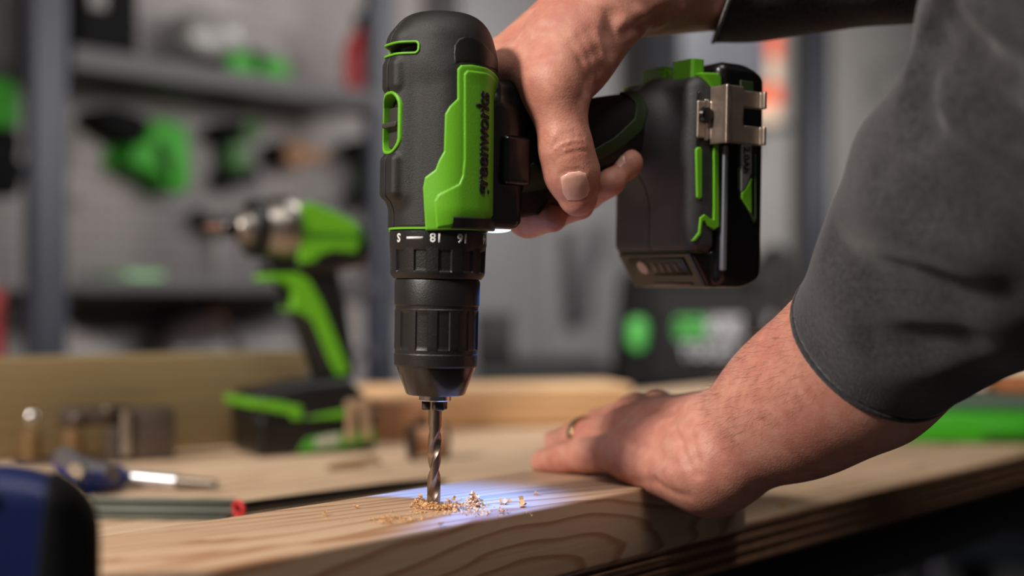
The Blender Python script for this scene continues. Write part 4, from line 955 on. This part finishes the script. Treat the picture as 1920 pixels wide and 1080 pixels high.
# trunk, crate and tool bag between the bench and the locker
m_trunk = mat('black trunk', (17, 17, 19), .6)
def floor_box(name, px0, px1, py0, d, depth, label, cat, ang=0):
    x0, x1 = (px0-960)/FPX*d, (px1-960)/FPX*d; z = (HOR-py0)/FPX*d; t = empty(name, Matrix.Translation((x0, d, FZ+.0005)) @ Matrix.Rotation(ang, 4, 'Z'), label, cat); return t, x1-x0, z-FZ
t, w_, h_ = floor_box('storage_chest', 893, 1148, 688, 2.55, .4, 'low black storage chest behind the bright offcut', 'chest')
box('body', (0, 0, 0), (w_, .4, h_-.05), m_trunk, t, .01); box('lid', (-.004, -.006, h_-.05), (w_+.004, .405, h_), m_trunk, t, .012); box('latch', (w_*.42, -.012, h_-.075), (w_*.5, -.004, h_-.03), mat('teal latch', (20, 60, 66), .5), t)
Mb = Matrix.Translation(((930-960)/FPX*2.6, 2.62, (HOR-688)/FPX*2.55+.0008)); t = empty('black_bin', Mb, 'upright black bin standing on the storage chest', 'bin')
box('bin', (-.04, -.02, 0), (.032, .14, .095), m_trunk, t, .006); box('bin_rim', (-.043, -.023, .086), (.035, .143, .0955), m_trunk, t, .004)
t, w_, h_ = floor_box('storage_crate', 1182, 1500, 752, 2.45, .3, 'black crate under the tool bag', 'crate'); box('crate', (0, 0, 0), (w_, .32, h_), m_trunk, t, .01)
BGM = Matrix.Translation(((1330-960)/FPX*2.45, 2.60, (HOR-752)/FPX*2.45+.001)) @ Matrix.Rotation(math.radians(6), 4, 'Z')
bag = empty('tool_bag', BGM, 'black canvas tool bag with green and white lettering behind the left hand', 'bag')
def bagf(p):
    q = p*np.array([1/(1-.00028*(p[:, 2].mean() if False else 0)), 1, 1.]); s = 1-.0007*np.clip(p[:, 2], 0, 300); q = np.stack([p[:, 0]/s, p[:, 1], p[:, 2]], 1)
    return smin(rbox((-158, -95, 0), (158, 95, 235), 26)(q), rbox((-128, -125, 18), (112, -60, 175), 18)(q), 8)
sdf_obj('bag_body', bagf, (-180, -145, -5), (180, 110, 250), 4, m_cloth, bag)
prism('flap', [(.085, .215), (.14, .285), (.165, .27), (.172, .20), (.15, .10), (.11, .12)], -.05, .03, m_cloth, bag, .012)
tube('strap', [(-.10, -.098, .12), (-.10, -.10, .22), (-.06, -.07, .30), (.05, -.07, .30), (.085, -.10, .22), (.085, -.098, .12)], .011, m_cloth, bag, 8)
m_lg = mat('green print', (88, 186, 84), .6); m_lw = mat('grey white print', (196, 196, 200), .6)
def btext(s, x, z, w, h, m, y=-.1265):
    me = text_mesh(s, 1, .02, .002); co = np.array([v.co[:] for v in me.vertices]); ex = co.max(0)-co.min(0); c = (co.max(0)+co.min(0))/2
    me.transform(Matrix.Translation((x, y, z)) @ Matrix.Rotation(math.radians(90), 4, 'X') @ Matrix.Diagonal((w/ex[0], h/ex[1], .3, 1)) @ Matrix.Translation((-c[0], -c[1], 0))); link('lettering', me, m, bag, False)
kx = lambda px: (px-1330)/FPX*2.48; kz = lambda py: (752-py)/FPX*2.48
btext('GREEN', kx(1284), kz(618), .058, .040, m_lg); btext('WORKS', kx(1347), kz(618), .066, .044, m_lw); btext('TOOLS', kx(1318), kz(660), .100, .026, m_lw); btext('W', kx(1438), kz(606), .024, .028, m_lw, -.0965)
prism('side_badge', [(kx(1172), kz(610)), (kx(1180), kz(600)), (kx(1200), kz(600)), (kx(1208), kz(612)), (kx(1208), kz(646)), (kx(1198), kz(660)), (kx(1182), kz(660)), (kx(1172), kz(648))], -.100, -.094, m_lg, bag, .002)
# trolley below the bench at the right
m_lav = mat('lavender grey steel', (112, 110, 122), .5); m_blue = mat('pale blue steel', (104, 118, 140), .45)
TR = Matrix.Translation(((1900-960)/FPX*2.5, 2.5, FZ+.0005)) @ Matrix.Rotation(math.radians(-38), 4, 'Z'); t = empty('trolley', TR, 'grey and pale blue steel trolley standing under the right end of the bench', 'trolley')
h_ = (HOR-1010)/FPX*2.5-FZ
for x in (-.33, .30):
    for y in (-.02, .36): box('leg', (x, y, 0), (x+.04, y+.04, h_), m_lav, t)
box('rail', (-.34, -.026, h_-.045), (.36, -.006, h_), m_blue, t); box('rail', (-.34, .39, h_-.045), (.36, .41, h_), m_blue, t); box('shelf', (-.34, -.02, .12), (.36, .40, .14), m_lav, t)
for k, xx in enumerate((-.26, .02)): box('bin', (xx, .02, .141), (xx+.24, .34, .42), m_lav, t, .01)
LGM = Matrix.Translation(((1590-960)/FPX*3.3, 3.3, FZ+.0005)) @ Matrix.Rotation(ANG, 4, 'Z'); t = empty('drawer_unit', LGM, 'lavender grey drawer unit seen under the bench edge', 'drawer unit')
box('carcass', (-.16, 0, 0), (.16, .4, .52), m_lav, t, .006)
for k in range(3): dr = box('drawer', (-.15, -.014, .03+.16*k), (.15, -.001, .17+.16*k), m_lav, t, .004); box('drawer_handle', (-.05, -.028, .12+.16*k), (.05, -.015, .135+.16*k), m_blk, dr)

# ------------------------------------------------------------ things on the bench
# tape measure
TMx = Matrix.Translation((-.184, .482, ZB+.0004)) @ Matrix.Rotation(math.radians(14), 4, 'Z'); tape = empty('tape_measure', TMx, 'blue tape measure with black rubber sides in the near left corner', 'tape measure')
m_navy = mat('navy blue plastic', (17, 31, 80), .42, var=.05, vscale=40, bump=.2, bscale=900); m_rub = mat('black rubber', (8, 8, 10), .75, spec=.2)
tb = lambda p: smax(rbox((-40, -18, 0), (38, 18, 87), 15)(p), np.hypot(p[:, 0]*1.02, p[:, 2]-36)-50, 6)
sdf_obj('case', tb, (-46, -22, -3), (44, 22, 92), .9, m_navy, tape)
sdf_obj('grip_rubber', lambda p: smax(tb(p)-1.2, 20-p[:, 0]-.10*(60-p[:, 2]), 2), (8, -24, -3), (46, 24, 94), .9, m_rub, tape)
lathe('case_screw', [(.0004, 0), (.0030, 0), (.0030, .001), (.0004, .0012)], m_rub, tape, 16, 'Y', Matrix.Translation((.004, -.0179, .076)) @ Matrix.Scale(-1, 4, (0, 1, 0)))
box('tape_lip', (.034, -.012, .001), (.048, .012, .012), m_rub, tape, .002)
# steel square (two arms), pencil with a red ferrule
def lay(px, py, lift=0): d = FPX*(-(ZB+lift))/(py-HOR); return V((px-960)/FPX*d, d, ZB+lift)
m_ruler = mat('worn grey green steel', (98, 100, 88), .5, .4, var=.15, vscale=30)
def strip(name, a, b, w0, th, m, parent=None, lift=.0004):
    a, b = V(*a), V(*b); L_ = np.linalg.norm((b-a)[:2]); M = Matrix.Translation(Vector((a[0], a[1], ZB+lift))) @ Matrix.Rotation(math.atan2(b[1]-a[1], b[0]-a[0]), 4, 'Z')
    bm = bmesh.new(); add_box(bm, (0, -w0/2, 0), (L_, w0/2, th), min(.0008, th*.3), 1, M); return bm_obj(name, bm, m, parent), M, L_
sq = empty('framing_square', Matrix.Identity(4), 'flat grey steel square lying on the bench behind the board', 'square')
A_, B_ = lay(140, 960), lay(448, 964); strip('blade', A_, B_, .062, .0022, m_ruler, sq)
for k, dy in enumerate((-13, 6)): strip('rib', lay(150, 960+dy), lay(440, 964+dy), .005, .003, mat('ruler rib %d' % k, (112, 115, 104), .5), sq, .0027)
pa_, pb_ = lay(450, 972), lay(640, 945); pen = empty('marking_pen', Matrix.Identity(4), 'slim black pen with a red ring lying along the back of the board', 'pen')
dv = (pb_-pa_)/np.linalg.norm(pb_-pa_); up_ = V(0, 0, .0062)
tube('barrel', [pa_+up_, pa_+up_+dv*.12, pa_+up_+dv*.165, pa_+up_+dv*.185], [.0045, .0045, .0035, .001], m_blkgl, pen, 14)
m_rr = mat('red ring', (205, 44, 44), .4); tube('ring', [pa_+up_+dv*(-.001)+.0046*(math.cos(a)*np.cross(dv, V(0, 0, 1))+math.sin(a)*V(0, 0, 1)) for a in np.linspace(0, 2*math.pi, 20)[:-1]], .0016, m_rr, pen, 8, True)
# blue handled clamp bar with a silver rod
bh = empty('bar_clamp', Matrix.Identity(4), 'blue handled clamp with a silver rod lying behind the tape measure', 'clamp')
def bc(px, py, lift): return lay(px, py+lift*2600/ .95/1000*0, 0)*0+lay(px, py, lift)
m_bl = mat('blue clamp grip', (22, 44, 120), .4)
c0, c1, c2 = lay(110, 862, .012), lay(160, 905, .010), lay(222, 893, .010)
tube('handle', [c0, (c0+c1)/2+V(-.004, 0, -.002), c1, (c1+c2)/2+V(0, -.004, 0), c2], [.006, .007, .008, .008, .0085], m_bl, bh, 12)
tube('lever', [lay(122, 858, .018), lay(150, 882, .014), lay(210, 890, .014)], [.009, .010, .007], mat('grey lever', (112, 108, 112), .45, .5), bh, 12)
lathe('pivot', [(.0005, -.006), (.006, -.006), (.006, .006), (.0005, .006)], m_chrome, bh, 18, 'Y', Matrix.Translation(Vector(lay(146, 882, .02))))
r0, r1, r2 = lay(222, 893, .009), lay(332, 903, .006), lay(405, 908, .005)
tube('rod', [r0, r1], .0058, mat('silver rod', (205, 205, 210), .35, .7), bh, 14); tube('rod_end', [r1, r2], [.0045, .0035], mat('grey rod end', (120, 108, 98), .4, .6), bh, 12)
# metal clamp with bright pins in front of the beam
CMx = Matrix.Translation(Vector(lay(165, 872, 0))+Vector((0, .02, .0004))) @ Matrix.Rotation(math.radians(22), 4, 'Z'); cm = empty('metal_clamp', CMx, 'dull metal clamp block with bright round pins standing before the beam', 'clamp')
m_iron = mat('dull brown iron', (88, 76, 68), .5, .5, var=.2, vscale=40); m_brass = mat('ochre casting', (120, 92, 56), .6, .2)
box('jaw_plate', (.022, -.012, 0), (.066, .016, .045), m_iron, cm, .003); box('bridge', (-.030, .0, .030), (.030, .014, .047), m_iron, cm, .003)
for x, m_ in ((-.052, m_brass), (-.018, m_brass), (.016, m_iron)): lathe('post', [(.0005, 0), (.0085, 0), (.0085, .026), (.005, .030), (.0005, .030)], m_, cm, 20, M=Matrix.Translation((x, 0, 0)))
for x, z, m_ in ((-.052, .037, m_chrome), (-.016, .034, m_iron), (.010, .040, m_iron)): lathe('pin', [(.0004, -.006), (.004, -.0055), (.0062, -.002), (.0062, .002), (.004, .0055), (.0004, .006)], m_, cm, 20, M=Matrix.Translation((x, -.004, z+.003)))
box('foot_plate', (-.066, -.014, 0.0), (.024, .014, .004), m_iron, cm, .001); lathe('screw_bar', [(.0004, -.018), (.005, -.018), (.005, .02), (.0004, .02)], m_chrome, cm, 16, 'Z', Matrix.Translation((.024, -.013, .024)))
# small brown knob with dark ends behind the bit
kp = lay(802, 862); KM = Matrix.Translation(Vector((kp[0], kp[1], ZB+.0165))) @ Matrix.Rotation(math.radians(15), 4, 'Z'); kn = empty('wooden_spool', KM, 'small brown spool with dark ends lying behind the drill bit', 'spool')
lathe('barrel', [(.001, -.013), (.0135, -.013), (.0120, -.006), (.0120, .006), (.0135, .013), (.001, .013)], m_brownblk, kn, 24, 'X')
for s in (-1, 1): lathe('end_cap', [(.001, s*.0128), (.0160, s*.0128), (.0160, s*.0165), (.001, s*.0165)], m_knot, kn, 24, 'X')
# twig of shavings behind, green case at the right
m_shav = mat('wood shavings', (224, 180, 130), .75, var=.2, vscale=150)
m_twig = mat('brown curl', (120, 92, 60), .8); tw = lay(655, 882)
o = tube('wood_curl', [tw+V(-.018, 0, .002), tw+V(-.006, .002, .004), tw+V(.008, .001, .006), tw+V(.020, .003, .009), tw+V(.026, .002, .005)], [.002, .003, .0035, .003, .002], m_twig); tag(o, 'brown curl of wood lying between the impact driver and the drill bit', 'wood curl')
GMx = Matrix.Translation(Vector(lay(1835, 832))+Vector((0, 0, .0004))) @ Matrix.Rotation(math.radians(-8), 4, 'Z'); gc = empty('green_case', GMx, 'bright green tool case lying on the bench at the right edge under the sleeve', 'case')
m_gc = mat('vivid green plastic', (58, 165, 20), .45)
box('case_base', (-.10, 0, 0), (.16, .16, .030), m_gc, gc, .006); box('case_lid', (-.09, .02, .0302), (.15, .15, .044), mat('grey green lid', (88, 104, 92), .5), gc, .005); box('case_handle', (.0, -.012, .010), (.07, .0, .020), m_gc, gc, .003)
box('insert', (.03, .06, .0442), (.12, .14, .060), mat('rust cloth', (176, 110, 66), .8), gc, .006)

# ------------------------------------------------------------ shavings at the hole, loose chips, specks
def flake(bm, c, s, rng):
    n = 4; a0 = rng.uniform(0, 6.28); R = rng.uniform(.6, 1.4)*s; wd = s*rng.uniform(.5, 1.0); arc = rng.uniform(.8, 2.6); pit = rng.uniform(-.6, .6)
    E = Matrix.Rotation(rng.uniform(0, 6.28), 3, 'Z') @ Matrix.Rotation(rng.uniform(-.9, .9), 3, 'X') @ Matrix.Rotation(rng.uniform(-.9, .9), 3, 'Y')
    rows = []
    for r in (0, 1):
        row = []
        for i in range(n+1):
            t_ = (i/n-.5)*arc; th = .00012*(1 if r else -1)
            for wv in (-.5, .5): row.append(bm.verts.new(Vector(c)+E @ Vector((R*math.sin(t_), wd*wv+pit*R*t_*.3, R*(1-math.cos(t_))+th))))
        rows.append(row)
    lo_, hi_ = rows
    for i in range(n):
        a, b, c_, d = 2*i, 2*i+1, 2*i+3, 2*i+2
        bm.faces.new((hi_[a], hi_[b], hi_[c_], hi_[d])); bm.faces.new((lo_[d], lo_[c_], lo_[b], lo_[a])); bm.faces.new((lo_[a], hi_[a], hi_[d], lo_[d])); bm.faces.new((hi_[b], lo_[b], lo_[c_], hi_[c_]))
    bm.faces.new((lo_[0], lo_[1], hi_[1], hi_[0])); bm.faces.new((hi_[2*n], hi_[2*n+1], lo_[2*n+1], lo_[2*n]))
rng = np.random.default_rng(11)
def layb(px, py): d = FPX*(-ZT)/(py-HOR); return V((px-960)/FPX*d, d, ZT)
bm = bmesh.new()
def heap(px, py, sx, sy, n, hmax, s):
    c = layb(px, py)
    for _ in range(n):
        u, v_ = rng.normal(0, .5, 2); r = math.hypot(u, v_); h_ = max(0, hmax*(1-r))*rng.uniform(.1, 1); flake(bm, (c[0]+u*sx, c[1]+v_*sy, ZT+.0004+h_), s*rng.uniform(.6, 1.3), rng)
heap(786, 951, .0045, .004, 80, .0075, .0012); heap(812, 956, .010, .006, 90, .005, .0011); heap(850, 957, .010, .006, 120, .0065, .0012); heap(888, 950, .006, .006, 110, .0085, .0014)
heap(735, 975, .010, .004, 60, .0028, .0010); heap(722, 982, .004, .003, 25, .003, .0010); heap(830, 965, .03, .010, 60, .0008, .0008); heap(700, 978, .02, .008, 22, .0006, .0007); heap(905, 962, .02, .008, 30, .0008, .0008)
me = bm_obj('wood_shavings', bm, m_shav, None, False); tag(me, 'heap of pale curled shavings around the drill bit', 'shavings', kind='stuff')
chips = [(608, 967, .0016, 'chip left of the blue light, apart from the others'), (667, 953, .0013, 'chip lying inside the blue light left of the bit'), (942, 946, .0026, 'large curl right of the shavings heap, the upper of two'), (940, 962, .0018, 'pale chip right of the shavings heap, below the large curl'), (979, 950, .0024, 'curl near the front edge, halfway to the fingers'), (1006, 930, .0017, 'chip nearest the little finger'), (827, 986, .0016, 'chip on the bare wood below the bit'), (905, 953, .0016, 'chip at the right end of the heap'), (760, 981, .0016, 'chip at the left foot of the heap')]
for px, py, s, lb in chips:
    b = bmesh.new(); c = layb(px, py)
    for _ in range(3 if s > .0017 else 2): flake(b, rng.normal(0, s*.35, 3)*V(1, 1, .3)+V(0, 0, s*.6), s, rng)
    o = bm_obj('wood_chip', b, m_shav, None, False); o.location = c; tag(o, 'small curled wood '+lb, 'wood chip', 'loose chips on the board')
c = lay(1470, 953); b = bmesh.new()
for _ in range(3): flake(b, rng.normal(0, .001, 3)*V(1, 1, .3)+V(0, 0, .0015), .0026, rng)
o = bm_obj('wood_chip', b, m_shav, None, False); o.location = c; tag(o, 'single wood chip on the bench top right of the wrist', 'wood chip', 'loose chips on the board')
